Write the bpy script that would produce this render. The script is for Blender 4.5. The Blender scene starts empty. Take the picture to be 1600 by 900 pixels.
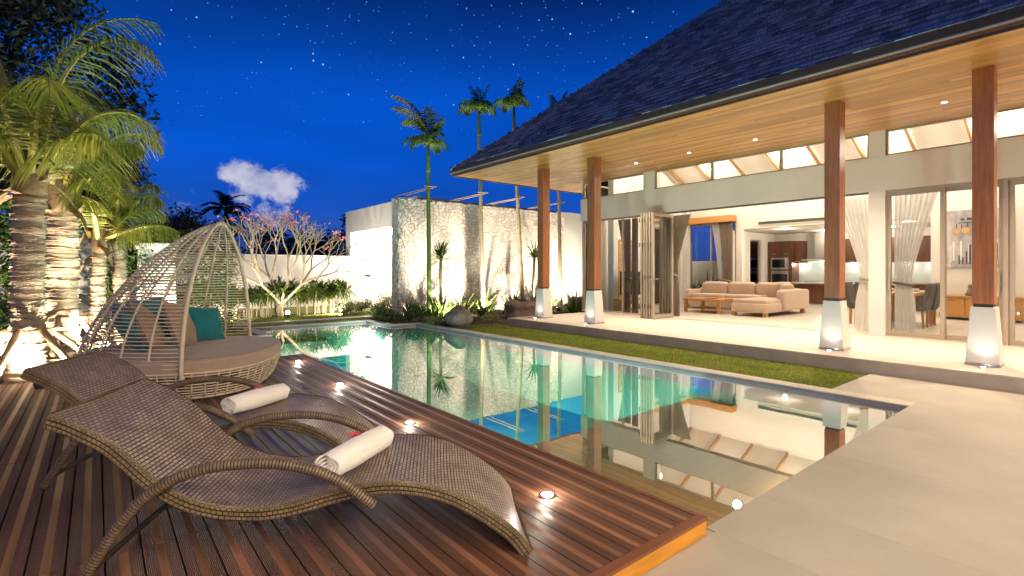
import bpy, math, random
import numpy as np
from mathutils import Vector, Matrix
random.seed(7)
S = bpy.context.scene
COL = S.collection
R = math.radians
TAU = math.tau

# ------------------------------------------------------------------ camera
YAW = R(39.234)
cam_d = bpy.data.cameras.new('camera')
cam = bpy.data.objects.new('camera', cam_d)
COL.objects.link(cam)
cam.location = (0, 0, 1.35)
cam.rotation_euler = (R(90), 0, -YAW)
cam_d.sensor_width = 36
cam_d.lens = 796 / 1600 * 36
cam_d.shift_y = -28 / 1600
cam_d.clip_start = .05
cam_d.clip_end = 2000
S.camera = cam
S.view_settings.view_transform = 'Standard'
S.view_settings.look = 'None'
S.view_settings.gamma = 1
S.view_settings.exposure = 0.0
S.cycles.use_denoising = True
S.cycles.max_bounces = 9
S.cycles.transparent_max_bounces = 24
S.cycles.diffuse_bounces = 4
S.cycles.glossy_bounces = 4
S.cycles.caustics_reflective = False
S.cycles.caustics_refractive = False
S.cycles.sample_clamp_indirect = 6
FW = Vector((math.sin(YAW), math.cos(YAW), 0))
RT = Vector((math.cos(YAW), -math.sin(YAW), 0))


# ------------------------------------------------------------------ night sky: blue dusk gradient, stars, one moonlit cloud
def world():
    w = bpy.data.worlds.new('World')
    S.world = w
    w.use_nodes = True
    nt = w.node_tree
    N, L = nt.nodes, nt.links
    N.clear()
    out = N.new('ShaderNodeOutputWorld')
    bg = N.new('ShaderNodeBackground')
    L.new(bg.outputs[0], out.inputs[0])
    tc = N.new('ShaderNodeTexCoord')
    sep = N.new('ShaderNodeSeparateXYZ')
    L.new(tc.outputs['Generated'], sep.inputs[0])
    asin = N.new('ShaderNodeMath'); asin.operation = 'ARCSINE'
    L.new(sep.outputs[2], asin.inputs[0])
    mr = N.new('ShaderNodeMapRange')
    mr.inputs[1].default_value = 0; mr.inputs[2].default_value = R(40)
    L.new(asin.outputs[0], mr.inputs[0])
    cr = N.new('ShaderNodeValToRGB')
    el = cr.color_ramp.elements
    el[0].position = 0; el[0].color = (.022, .050, .20, 1)
    el[1].position = 1; el[1].color = (.0010, .010, .065, 1)
    for p, c in ((.08, (.030, .088, .40)), (.17, (.008, .088, .53)), (.30, (.0015, .092, .62)), (.45, (.0012, .083, .56)), (.60, (.0012, .044, .30)), (.72, (.0010, .019, .135))):
        e = el.new(p); e.color = (*c, 1)
    L.new(mr.outputs[0], cr.inputs[0])
    # soft unevenness
    nz = N.new('ShaderNodeTexNoise'); nz.inputs['Scale'].default_value = 2.6; nz.inputs['Detail'].default_value = 5
    mp = N.new('ShaderNodeMapping'); mp.inputs['Scale'].default_value = (1, 1, 3.2)
    L.new(tc.outputs['Generated'], mp.inputs[0]); L.new(mp.outputs[0], nz.inputs[0])
    mr2 = N.new('ShaderNodeMapRange'); mr2.inputs[1].default_value = .3; mr2.inputs[2].default_value = .7
    mr2.inputs[3].default_value = .80; mr2.inputs[4].default_value = 1.14
    L.new(nz.outputs[0], mr2.inputs[0])
    mul = N.new('ShaderNodeVectorMath'); mul.operation = 'SCALE'
    L.new(cr.outputs[0], mul.inputs[0]); L.new(mr2.outputs[0], mul.inputs[3])
    # stars
    acc = mul.outputs[0]
    for sc, thr, st in ((150, .135, .9), (66, .085, 2.6)):
        vo = N.new('ShaderNodeTexVoronoi'); vo.inputs['Scale'].default_value = sc
        L.new(tc.outputs['Generated'], vo.inputs[0])
        wn = N.new('ShaderNodeSeparateColor'); L.new(vo.outputs['Color'], wn.inputs[0])
        rad = N.new('ShaderNodeMath'); rad.operation = 'MULTIPLY_ADD'
        rad.inputs[1].default_value = thr * 1.3; rad.inputs[2].default_value = thr * .25
        pw = N.new('ShaderNodeMath'); pw.operation = 'POWER'; pw.inputs[1].default_value = 2.5
        L.new(wn.outputs[0], pw.inputs[0]); L.new(pw.outputs[0], rad.inputs[0])
        dv = N.new('ShaderNodeMath'); dv.operation = 'DIVIDE'
        L.new(vo.outputs['Distance'], dv.inputs[0]); L.new(rad.outputs[0], dv.inputs[1])
        iv = N.new('ShaderNodeMath'); iv.operation = 'SUBTRACT'; iv.inputs[0].default_value = 1; iv.use_clamp = True
        L.new(dv.outputs[0], iv.inputs[1])
        gate = N.new('ShaderNodeMapRange'); gate.inputs[1].default_value = R(11); gate.inputs[2].default_value = R(27)
        L.new(asin.outputs[0], gate.inputs[0])
        gt = N.new('ShaderNodeMath'); gt.operation = 'GREATER_THAN'; gt.inputs[1].default_value = .25
        L.new(wn.outputs[1], gt.inputs[0])
        m1 = N.new('ShaderNodeMath'); m1.operation = 'MULTIPLY'; L.new(iv.outputs[0], m1.inputs[0]); L.new(gate.outputs[0], m1.inputs[1])
        m2 = N.new('ShaderNodeMath'); m2.operation = 'MULTIPLY'; L.new(m1.outputs[0], m2.inputs[0]); L.new(gt.outputs[0], m2.inputs[1])
        col = N.new('ShaderNodeVectorMath'); col.operation = 'SCALE'; col.inputs[0].default_value = (.35 * st, .62 * st, 1.0 * st)
        L.new(m2.outputs[0], col.inputs[3])
        ad = N.new('ShaderNodeVectorMath'); ad.operation = 'ADD'
        L.new(acc, ad.inputs[0]); L.new(col.outputs[0], ad.inputs[1])
        acc = ad.outputs[0]
    # cloud: billows near given directions, low in the sky
    def sdir(u, v):
        d = FW + RT * ((u - 800) / 796) + Vector((0, 0, (422 - v) / 796))
        return d.normalized()
    nz2 = N.new('ShaderNodeTexNoise'); nz2.inputs['Scale'].default_value = 26; nz2.inputs['Detail'].default_value = 10; nz2.inputs['Roughness'].default_value = .66
    L.new(tc.outputs['Generated'], nz2.inputs[0])
    dens = None
    for (u, v, rx, amp) in ((378, 271, .055, 1), (420, 287, .068, 1), (446, 304, .045, .75), (385, 309, .04, .42), (322, 316, .05, .25), (440, 332, .11, .3), (300, 345, .12, .2)):
        d = sdir(u, v)
        sub = N.new('ShaderNodeVectorMath'); sub.operation = 'SUBTRACT'; sub.inputs[1].default_value = d
        L.new(tc.outputs['Generated'], sub.inputs[0])
        sc = N.new('ShaderNodeVectorMath'); sc.operation = 'MULTIPLY'; sc.inputs[1].default_value = (1 / rx, 1 / rx, 1.9 / rx)
        L.new(sub.outputs[0], sc.inputs[0])
        ln = N.new('ShaderNodeVectorMath'); ln.operation = 'LENGTH'; L.new(sc.outputs[0], ln.inputs[0])
        mm = N.new('ShaderNodeMapRange'); mm.interpolation_type = 'SMOOTHSTEP'
        mm.inputs[1].default_value = 1.25; mm.inputs[2].default_value = 0; mm.inputs[4].default_value = amp
        L.new(ln.outputs['Value'], mm.inputs[0])
        if dens is None:
            dens = mm.outputs[0]
        else:
            mx = N.new('ShaderNodeMath'); mx.operation = 'MAXIMUM'; L.new(dens, mx.inputs[0]); L.new(mm.outputs[0], mx.inputs[1]); dens = mx.outputs[0]
    nn = N.new('ShaderNodeMapRange'); nn.inputs[1].default_value = .3; nn.inputs[2].default_value = .7; nn.inputs[3].default_value = -.85; nn.inputs[4].default_value = .60
    L.new(nz2.outputs[0], nn.inputs[0])
    ad = N.new('ShaderNodeMath'); ad.operation = 'MULTIPLY_ADD'; ad.inputs[1].default_value = 1.0
    L.new(nn.outputs[0], ad.inputs[0]); 
    dm = N.new('ShaderNodeMath'); dm.operation = 'MULTIPLY'; dm.inputs[1].default_value = 1.9
    L.new(dens, dm.inputs[0]); L.new(dm.outputs[0], ad.inputs[2])
    cm = N.new('ShaderNodeMapRange'); cm.interpolation_type = 'SMOOTHSTEP'; cm.inputs[1].default_value = .30; cm.inputs[2].default_value = 1.10
    L.new(ad.outputs[0], cm.inputs[0])
    gate = N.new('ShaderNodeMath'); gate.operation = 'MULTIPLY'; L.new(cm.outputs[0], gate.inputs[0])
    g2 = N.new('ShaderNodeMapRange'); g2.inputs[1].default_value = 0; g2.inputs[2].default_value = .25; L.new(dens, g2.inputs[0])
    L.new(g2.outputs[0], gate.inputs[1])
    mix = N.new('ShaderNodeMixRGB')
    shd = N.new('ShaderNodeMixRGB'); shd.inputs[1].default_value = (.30, .33, .56, 1); shd.inputs[2].default_value = (.56, .56, .72, 1)
    nz3 = N.new('ShaderNodeTexNoise'); nz3.inputs['Scale'].default_value = 34; nz3.inputs['Detail'].default_value = 6
    L.new(tc.outputs['Generated'], nz3.inputs[0])
    sm = N.new('ShaderNodeMapRange'); sm.inputs[1].default_value = .36; sm.inputs[2].default_value = .62; L.new(nz3.outputs[0], sm.inputs[0])
    L.new(sm.outputs[0], shd.inputs[0]); L.new(shd.outputs[0], mix.inputs[2])
    L.new(gate.outputs[0], mix.inputs[0]); L.new(acc, mix.inputs[1])
    L.new(mix.outputs[0], bg.inputs[0])
    bg.inputs[1].default_value = 1.0


world()


# ------------------------------------------------------------------ materials
def nodes(name):
    m = bpy.data.materials.new(name)
    m.use_nodes = True
    nt = m.node_tree
    return m, nt, nt.nodes['Principled BSDF']


def M(name, base, rough=.6, metal=0, var=.18, vs=6, stretch=(1, 1, 1), bump=0, bs=60, bdist=.004, rnd=0, island=0, emit=0, sheen=0, trans=0, spec=.5, hue=None, coat=0):
    """procedural surface: base colour with noise-driven variation (optionally towards a second hue), grain relief, per-object variation"""
    m, nt, p = nodes(name)
    N, L = nt.nodes, nt.links
    tc = N.new('ShaderNodeTexCoord')
    mp = N.new('ShaderNodeMapping'); mp.inputs['Scale'].default_value = stretch
    L.new(tc.outputs['Object'], mp.inputs[0])
    vec = mp.outputs[0]
    if rnd:
        oi = N.new('ShaderNodeObjectInfo')
        off = N.new('ShaderNodeVectorMath'); off.operation = 'MULTIPLY_ADD'
        cb = N.new('ShaderNodeCombineXYZ')
        mu = N.new('ShaderNodeMath'); mu.operation = 'MULTIPLY'; mu.inputs[1].default_value = 37
        L.new(oi.outputs['Random'], mu.inputs[0])
        for i in range(3): L.new(mu.outputs[0], cb.inputs[i])
        off.inputs[1].default_value = (1, 1, 1)
        L.new(vec, off.inputs[0]); L.new(cb.outputs[0], off.inputs[2])
        vec = off.outputs[0]
    nz = N.new('ShaderNodeTexNoise'); nz.inputs['Scale'].default_value = vs; nz.inputs['Detail'].default_value = 6; nz.inputs['Roughness'].default_value = .62
    L.new(vec, nz.inputs[0])
    mr = N.new('ShaderNodeMapRange'); mr.inputs[1].default_value = .28; mr.inputs[2].default_value = .72
    L.new(nz.outputs[0], mr.inputs[0])
    mx = N.new('ShaderNodeMixRGB')
    b2 = hue if hue else tuple(min(1, c * (1 + var)) for c in base)
    mx.inputs[1].default_value = (*[c * (1 - var) for c in base], 1)
    mx.inputs[2].default_value = (*b2, 1)
    L.new(mr.outputs[0], mx.inputs[0])
    c = mx.outputs[0]
    for k, src in ((rnd, 'o'), (island, 'i')):
        if not k: continue
        if src == 'o':
            r = N.new('ShaderNodeObjectInfo').outputs['Random']
        else:
            r = N.new('ShaderNodeNewGeometry').outputs['Random Per Island']
        q = N.new('ShaderNodeMapRange'); q.inputs[3].default_value = 1 - k; q.inputs[4].default_value = 1 + k
        L.new(r, q.inputs[0])
        sc = N.new('ShaderNodeVectorMath'); sc.operation = 'SCALE'
        L.new(c, sc.inputs[0]); L.new(q.outputs[0], sc.inputs[3]); c = sc.outputs[0]
    L.new(c, p.inputs['Base Color'])
    p.inputs['Roughness'].default_value = rough
    p.inputs['Metallic'].default_value = metal
    p.inputs['Specular IOR Level'].default_value = spec
    if coat:
        p.inputs['Coat Weight'].default_value = coat; p.inputs['Coat Roughness'].default_value = .25
    if sheen:
        p.inputs['Sheen Weight'].default_value = sheen
    if bump:
        n2 = N.new('ShaderNodeTexNoise'); n2.inputs['Scale'].default_value = bs; n2.inputs['Detail'].default_value = 4
        L.new(vec, n2.inputs[0])
        b = N.new('ShaderNodeBump'); b.inputs['Strength'].default_value = bump; b.inputs['Distance'].default_value = bdist
        L.new(n2.outputs[0], b.inputs['Height']); L.new(b.outputs[0], p.inputs['Normal'])
    if trans:
        tr = N.new('ShaderNodeBsdfTranslucent'); L.new(c, tr.inputs[0])
        ms = N.new('ShaderNodeMixShader'); ms.inputs[0].default_value = trans
        L.new(p.outputs[0], ms.inputs[1]); L.new(tr.outputs[0], ms.inputs[2])
        L.new(ms.outputs[0], nt.nodes['Material Output'].inputs[0])
    if emit:
        L.new(c, p.inputs['Emission Color']); p.inputs['Emission Strength'].default_value = emit
    return m


def glassy(name, tint, ior, ripple=0):
    m, nt, p = nodes(name)
    N, L = nt.nodes, nt.links
    N.remove(p)
    tr = N.new('ShaderNodeBsdfTransparent'); tr.inputs[0].default_value = (*tint, 1)
    gl = N.new('ShaderNodeBsdfGlossy'); gl.inputs['Roughness'].default_value = 0.0 if not ripple else .012
    fr = N.new('ShaderNodeFresnel'); fr.inputs[0].default_value = ior
    fac = fr.outputs[0]
    if ripple:
        tc = N.new('ShaderNodeTexCoord')
        nz = N.new('ShaderNodeTexNoise'); nz.inputs['Scale'].default_value = 1.6; nz.inputs['Detail'].default_value = 2
        L.new(tc.outputs['Object'], nz.inputs[0])
        b = N.new('ShaderNodeBump'); b.inputs['Strength'].default_value = ripple; b.inputs['Distance'].default_value = .02
        L.new(nz.outputs[0], b.inputs['Height'])
        L.new(b.outputs[0], gl.inputs['Normal'])
        lw = N.new('ShaderNodeLayerWeight'); lw.inputs['Blend'].default_value = .5      # mirror-calm water: reflectance climbs steadily towards grazing view
        sq = N.new('ShaderNodeMath'); sq.operation = 'POWER'; sq.inputs[1].default_value = 1.6
        mr = N.new('ShaderNodeMapRange'); mr.inputs[3].default_value = .30; mr.inputs[4].default_value = .97
        L.new(lw.outputs['Facing'], sq.inputs[0]); L.new(sq.outputs[0], mr.inputs[0]); fac = mr.outputs[0]
    ms = N.new('ShaderNodeMixShader')
    L.new(fac, ms.inputs[0]); L.new(tr.outputs[0], ms.inputs[1]); L.new(gl.outputs[0], ms.inputs[2])
    L.new(ms.outputs[0], N['Material Output'].inputs[0])
    return m


def emissive(name, col, strength):
    m, nt, p = nodes(name)
    p.inputs['Base Color'].default_value = (*col, 1)
    p.inputs['Emission Color'].default_value = (*col, 1)
    p.inputs['Emission Strength'].default_value = strength
    return m


def sheer(name, col, t):
    m, nt, p = nodes(name)
    N, L = nt.nodes, nt.links
    p.inputs['Base Color'].default_value = (*col, 1); p.inputs['Roughness'].default_value = .9
    tl = N.new('ShaderNodeBsdfTranslucent'); tl.inputs[0].default_value = (*col, 1)
    tp = N.new('ShaderNodeBsdfTransparent')
    a = N.new('ShaderNodeMixShader'); a.inputs[0].default_value = .45
    L.new(p.outputs[0], a.inputs[1]); L.new(tl.outputs[0], a.inputs[2])
    b = N.new('ShaderNodeMixShader'); b.inputs[0].default_value = t
    L.new(a.outputs[0], b.inputs[1]); L.new(tp.outputs[0], b.inputs[2])
    L.new(b.outputs[0], N['Material Output'].inputs[0])
    return m


def wicker(name, c_hi, c_lo, bw, rh, depth):
    """woven strands: interlocked strand ends laid in UV metres"""
    m, nt, p = nodes(name)
    N, L = nt.nodes, nt.links
    uv = N.new('ShaderNodeUVMap')
    br = N.new('ShaderNodeTexBrick')
    br.inputs['Color1'].default_value = (*c_hi, 1); br.inputs['Color2'].default_value = (*[x * .72 for x in c_hi], 1)
    br.inputs['Mortar'].default_value = (*c_lo, 1)
    br.inputs['Scale'].default_value = 1; br.inputs['Mortar Size'].default_value = rh * .2; br.inputs['Mortar Smooth'].default_value = .8
    br.inputs['Brick Width'].default_value = bw; br.inputs['Row Height'].default_value = rh; br.offset = .5
    L.new(uv.outputs[0], br.inputs[0])
    nz = N.new('ShaderNodeTexNoise'); nz.inputs['Scale'].default_value = 7; nz.inputs['Detail'].default_value = 5
    L.new(uv.outputs[0], nz.inputs[0])
    mr = N.new('ShaderNodeMapRange'); mr.inputs[1].default_value = .3; mr.inputs[2].default_value = .7; mr.inputs[3].default_value = .72; mr.inputs[4].default_value = 1.25
    L.new(nz.outputs[0], mr.inputs[0])
    sc = N.new('ShaderNodeVectorMath'); sc.operation = 'SCALE'
    L.new(br.outputs[0], sc.inputs[0]); L.new(mr.outputs[0], sc.inputs[3])
    L.new(sc.outputs[0], p.inputs['Base Color'])
    p.inputs['Roughness'].default_value = .36
    inv = N.new('ShaderNodeMath'); inv.operation = 'SUBTRACT'; inv.inputs[0].default_value = 1
    L.new(br.outputs['Fac'], inv.inputs[1])
    b = N.new('ShaderNodeBump'); b.inputs['Strength'].default_value = .9; b.inputs['Distance'].default_value = depth
    L.new(inv.outputs[0], b.inputs['Height']); L.new(b.outputs[0], p.inputs['Normal'])
    return m


def mosaic(name, c1, c2, grout, bw, rh, rough=.25, offset=0.0, mort=.004):
    m, nt, p = nodes(name)
    N, L = nt.nodes, nt.links
    tc = N.new('ShaderNodeTexCoord')
    br = N.new('ShaderNodeTexBrick'); br.offset = offset
    br.inputs['Color1'].default_value = (*c1, 1); br.inputs['Color2'].default_value = (*c2, 1); br.inputs['Mortar'].default_value = (*grout, 1)
    br.inputs['Scale'].default_value = 1; br.inputs['Mortar Size'].default_value = mort
    br.inputs['Brick Width'].default_value = bw; br.inputs['Row Height'].default_value = rh
    L.new(tc.outputs['Object'], br.inputs[0])
    nz = N.new('ShaderNodeTexNoise'); nz.inputs['Scale'].default_value = 1.3; nz.inputs['Detail'].default_value = 5
    L.new(tc.outputs['Object'], nz.inputs[0])
    mr = N.new('ShaderNodeMapRange'); mr.inputs[1].default_value = .3; mr.inputs[2].default_value = .7; mr.inputs[3].default_value = .75; mr.inputs[4].default_value = 1.2
    L.new(nz.outputs[0], mr.inputs[0])
    sc = N.new('ShaderNodeVectorMath'); sc.operation = 'SCALE'
    L.new(br.outputs[0], sc.inputs[0]); L.new(mr.outputs[0], sc.inputs[3])
    L.new(sc.outputs[0], p.inputs['Base Color']); p.inputs['Roughness'].default_value = rough
    return m


def plank_material(name, dark, light):
    """ribbed decking: fine milled ribs either side of a smooth paler strip down the middle of each board"""
    m, nt, p = nodes(name)
    N, L = nt.nodes, nt.links
    tc = N.new('ShaderNodeTexCoord'); sep = N.new('ShaderNodeSeparateXYZ'); L.new(tc.outputs['Object'], sep.inputs[0])
    ab = N.new('ShaderNodeMath'); ab.operation = 'ABSOLUTE'; L.new(sep.outputs[0], ab.inputs[0])
    st = N.new('ShaderNodeMapRange'); st.inputs[1].default_value = .0155; st.inputs[2].default_value = .0185; st.inputs[3].default_value = 1; st.inputs[4].default_value = 0
    L.new(ab.outputs[0], st.inputs[0])
    oi = N.new('ShaderNodeObjectInfo')
    mp = N.new('ShaderNodeMapping'); mp.inputs['Scale'].default_value = (30, 1.2, 30)
    L.new(tc.outputs['Object'], mp.inputs[0])
    mu = N.new('ShaderNodeMath'); mu.operation = 'MULTIPLY'; mu.inputs[1].default_value = 53; L.new(oi.outputs['Random'], mu.inputs[0])
    nz = N.new('ShaderNodeTexNoise'); nz.noise_dimensions = '4D'; nz.inputs['Scale'].default_value = 1.4; nz.inputs['Detail'].default_value = 6
    L.new(mp.outputs[0], nz.inputs['Vector']); L.new(mu.outputs[0], nz.inputs['W'])
    v = N.new('ShaderNodeMapRange'); v.inputs[1].default_value = .25; v.inputs[2].default_value = .75; v.inputs[3].default_value = .6; v.inputs[4].default_value = 1.4
    L.new(nz.outputs[0], v.inputs[0])
    rv = N.new('ShaderNodeMapRange'); rv.inputs[3].default_value = .82; rv.inputs[4].default_value = 1.18; L.new(oi.outputs['Random'], rv.inputs[0])
    vv = N.new('ShaderNodeMath'); vv.operation = 'MULTIPLY'; L.new(v.outputs[0], vv.inputs[0]); L.new(rv.outputs[0], vv.inputs[1])
    mx = N.new('ShaderNodeMixRGB'); mx.inputs[1].default_value = (*dark, 1); mx.inputs[2].default_value = (*light, 1)
    L.new(st.outputs[0], mx.inputs[0])
    sc = N.new('ShaderNodeVectorMath'); sc.operation = 'SCALE'; L.new(mx.outputs[0], sc.inputs[0]); L.new(vv.outputs[0], sc.inputs[3])
    L.new(sc.outputs[0], p.inputs['Base Color'])
    rr = N.new('ShaderNodeMapRange'); rr.inputs[3].default_value = .55; rr.inputs[4].default_value = .33; L.new(st.outputs[0], rr.inputs[0])
    L.new(rr.outputs[0], p.inputs['Roughness'])
    rib = N.new('ShaderNodeMath'); rib.operation = 'MULTIPLY'; rib.inputs[1].default_value = TAU / .0075; L.new(sep.outputs[0], rib.inputs[0])
    sn = N.new('ShaderNodeMath'); sn.operation = 'SINE'; L.new(rib.outputs[0], sn.inputs[0])
    iv = N.new('ShaderNodeMath'); iv.operation = 'SUBTRACT'; iv.inputs[0].default_value = 1; L.new(st.outputs[0], iv.inputs[1])
    h = N.new('ShaderNodeMath'); h.operation = 'MULTIPLY'; L.new(sn.outputs[0], h.inputs[0]); L.new(iv.outputs[0], h.inputs[1])
    b = N.new('ShaderNodeBump'); b.inputs['Strength'].default_value = .8; b.inputs['Distance'].default_value = .0015
    L.new(h.outputs[0], b.inputs['Height']); L.new(b.outputs[0], p.inputs['Normal'])
    return m


MAT = dict(
    plaster=M('plaster', (.68, .66, .62), .75, var=.05, vs=1.2, bump=.12, bs=25),
    plaster_in=M('plaster_in', (.76, .72, .66), .7, var=.03, vs=.8),
    beam=M('beam_plaster', (.80, .765, .74), .7, var=.06, vs=.9, bump=.1, bs=20),
    concrete=M('concrete', (.43, .39, .34), .62, var=.14, vs=1.1, bump=.15, bs=40, rnd=.012),
    terrace=M('terrace_stone', (.52, .47, .41), .5, var=.06, vs=1.5, bump=.1, bs=40),
    riser=M('riser', (.44, .38, .33), .7, var=.15, vs=3),
    floor_in=M('floor_in', (.72, .66, .58), .3, var=.04, vs=1.0),
    lawn=M('lawn', (.18, .28, .03), .9, var=.55, vs=3.5, bump=.8, bs=90, bdist=.03, hue=(.30, .27, .05)),
    grass=M('grass_blade', (.27, .45, .05), .7, var=.4, vs=2.2, island=.35, trans=.3, hue=(.40, .43, .08)),
    soil=M('soil', (.045, .03, .02), .95, var=.4, vs=8, bump=.6, bs=40, bdist=.02),
    timber_post=M('timber_post', (.33, .112, .04), .38, var=.35, vs=2.2, stretch=(14, 14, 1), bump=.15, bs=20, rnd=.1, coat=.3),
    soffit=M('soffit_board', (.47, .235, .072), .4, var=.36, vs=1.6, stretch=(16, .7, 16), rnd=.3, coat=.2),
    fascia=M('fascia', (.060, .032, .020), .45, var=.2, vs=3),
    drip=M('drip_edge', (.55, .42, .34), .35, metal=.4, var=.1),
    shingle=M('shingle', (.50, .46, .45), .6, var=.45, vs=7, island=.5, bump=.4, bs=30, stretch=(1, 6, 1)),
    shingle_one=M('shingle_one', (.50, .46, .45), .6, var=.45, vs=7, rnd=.5, bump=.4, bs=30, stretch=(1, 6, 1)),
    underlay=M('underlay', (.012, .013, .018), .9, var=.2),
    alu=M('aluminium_taupe', (.47, .40, .32), .4, metal=.35, var=.06),
    alu_dark=M('dark_seal', (.10, .085, .075), .5, var=.1),
    glass=glassy('window_glass', (.985, .995, .99), 1.38),
    water=glassy('pool_water', (.90, .99, .97), 1.33, ripple=.035),
    teal_tile=mosaic('teal_tile', (.035, .30, .205), (.055, .36, .25), (.15, .42, .31), .30, .30, .6, mort=.006),
    blue_tile=mosaic('blue_tile', (.010, .20, .24), (.016, .24, .28), (.05, .28, .30), .30, .30, .6, mort=.006),
    ledge_soffit_tint=mosaic('ledge_soffit_tint', (.40, .22, .11), (.50, .30, .16), (.30, .18, .10), .6, .15, .4, offset=.5, mort=.004),  # tan repeats the boarded soffit's reflection, put into the tile colour
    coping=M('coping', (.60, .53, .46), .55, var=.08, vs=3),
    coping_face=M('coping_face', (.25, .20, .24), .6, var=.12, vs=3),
    plank=plank_material('deck_plank', (.140, .060, .033), (.27, .125, .07)),
    deck_trim=M('deck_trim', (.20, .075, .035), .45, var=.3, vs=2, stretch=(1, 12, 12)),
    deck_fascia=M('deck_fascia', (.62, .27, .030), .45, var=.25, vs=2, stretch=(1.5, 10, 10)),
    black=M('black_void', (.012, .009, .008), .9, var=.1),
    white_gloss=M('white_pedestal', (.74, .73, .70), .45, var=.03, vs=2),
    collar=M('collar', (.045, .03, .022), .5, var=.1),
    lamp=emissive('lamp_lens', (1, .86, .66), 26),
    lamp_cool=emissive('lamp_lens_cool', (1, .93, .84), 60),
    lamp_pool=emissive('lamp_lens_pool', (.75, 1, .92), 2.0),
    chrome=M('chrome', (.65, .64, .62), .25, metal=1, var=.03),
    steel=M('brushed_steel', (.50, .48, .46), .32, metal=.9, var=.06, stretch=(1, 1, 20)),
    wicker=wicker('wicker_weave', (.42, .315, .265), (.028, .020, .019), .037, .0180, .008),
    wicker_side=wicker('wicker_side', (.27, .20, .115), (.035, .026, .014), .022, .0125, .006),
    wicker_wrap=wicker('wicker_wrap', (.24, .175, .12), (.018, .012, .009), 4.0, .014, .006),
    towel=M('towel', (.91, .90, .89), .95, var=.03, vs=20, bump=.9, bs=240, bdist=.004, sheen=.4),
    petal=M('petal', (.80, .10, .12), .6, var=.2, vs=20, trans=.2),
    rattan=M('rattan', (.70, .59, .45), .5, var=.15, vs=9),
    mattress=M('mattress', (.40, .30, .245), .9, var=.08, vs=5, bump=.3, bs=260, bdist=.001, sheen=.2),
    teal_cloth=M('teal_cloth', (.004, .20, .25), .85, var=.16, vs=6, bump=.35, bs=220, bdist=.0015, sheen=.25),
    beige_cloth=M('beige_cloth', (.42, .29, .20), .9, var=.12, vs=6, bump=.4, bs=220, bdist=.0015, sheen=.2),
    sofa=M('sofa_cloth', (.56, .43, .32), .9, var=.06, vs=5, sheen=.2),
    oak=M('oak', (.50, .25, .075), .42, var=.25, vs=3, stretch=(2, 10, 10)),
    rafter=M('rafter', (.30, .15, .055), .5, var=.25, vs=3, stretch=(2, 10, 10)),
    walnut=M('walnut', (.115, .042, .020), .4, var=.4, vs=2, stretch=(8, 8, .8), rnd=.15),
    grey_cloth=M('grey_cloth', (.11, .105, .105), .9, var=.12, vs=8),
    drape=M('drape', (.27, .205, .155), .9, var=.1, vs=6, trans=.25),
    sheer=sheer('sheer_curtain', (.86, .84, .80), .10),
    tie=M('tie', (.34, .26, .20), .8, var=.1),
    screen=M('screen', (.012, .012, .014), .12, var=.05),
    splash=M('splashback', (.56, .62, .56), .2, var=.05),
    counter=M('counter', (.34, .30, .26), .3, var=.1),
    bark=M('palm_bark', (.40, .315, .22), .85, var=.4, vs=5, stretch=(1, 1, 5), bump=.7, bs=22, bdist=.02),
    bark_thin=M('thin_bark', (.33, .27, .17), .8, var=.3, vs=4, bump=.3, bs=30),
    shaft=M('green_shaft', (.13, .19, .045), .5, var=.25, vs=3, stretch=(3, 3, .6)),
    fibre=M('fibre', (.26, .17, .09), .95, var=.45, vs=14, stretch=(1, 1, 4)),
    frond=M('frond_leaf', (.13, .20, .02), .5, var=.4, vs=1.6, island=.35, trans=.35, hue=(.30, .30, .05)),
    frond_dark=M('frond_dark', (.085, .17, .03), .55, var=.4, vs=1.6, island=.35, trans=.3),
    rachis=M('rachis', (.34, .31, .07), .5, var=.25, vs=3),
    strap=M('strap_leaf', (.075, .125, .022), .45, var=.4, vs=3, island=.4, trans=.3, hue=(.13, .19, .04)),
    strap_var=M('strap_variegated', (.15, .18, .05), .45, var=.4, vs=9, island=.4, trans=.3, hue=(.34, .34, .13)),
    leaf=M('hedge_leaf', (.045, .095, .015), .5, var=.4, vs=2, island=.45, trans=.25, hue=(.10, .16, .03)),
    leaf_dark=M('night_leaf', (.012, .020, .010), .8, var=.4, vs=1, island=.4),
    stem=M('stem', (.30, .24, .15), .8, var=.3, vs=7),
    frangi=M('frangipani_bark', (.36, .29, .20), .75, var=.2, vs=6),
    blossom=M('blossom', (.72, .28, .29), .6, var=.25, vs=8, island=.3, trans=.25),
    prop=M('prop_timber', (.46, .33, .20), .75, var=.3, vs=3, bump=.3, bs=30, rnd=.15),
    stone=M('cladding_stone', (.74, .67, .60), .85, var=.16, vs=9, island=.14, bump=.5, bs=22, bdist=.02),
    mortar=M('mortar', (.27, .25, .235), .95, var=.2, vs=10),
    rock=M('rock', (.30, .235, .20), .9, var=.35, vs=3, bump=.9, bs=9, bdist=.05),
    rock_dark=M('rock_dark', (.20, .15, .125), .9, var=.35, vs=3, bump=.9, bs=9, bdist=.05),
    wall_far=M('boundary_plaster', (.56, .53, .50), .85, var=.1, vs=1.5, bump=.2, bs=14),
    canvas=M('canvas', (.27, .25, .30), .8, var=.35, vs=2.4, stretch=(1, 1.4, .6), hue=(.62, .56, .52)),
    orange=M('orange_paint', (.75, .33, .08), .7, var=.15),
    ink=M('ink_paint', (.06, .055, .06), .8, var=.3),
    chalk=M('chalk_paint', (.80, .78, .75), .8, var=.1),
    cer=M('ceramic', (.78, .76, .72), .3, var=.03),
)


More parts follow.
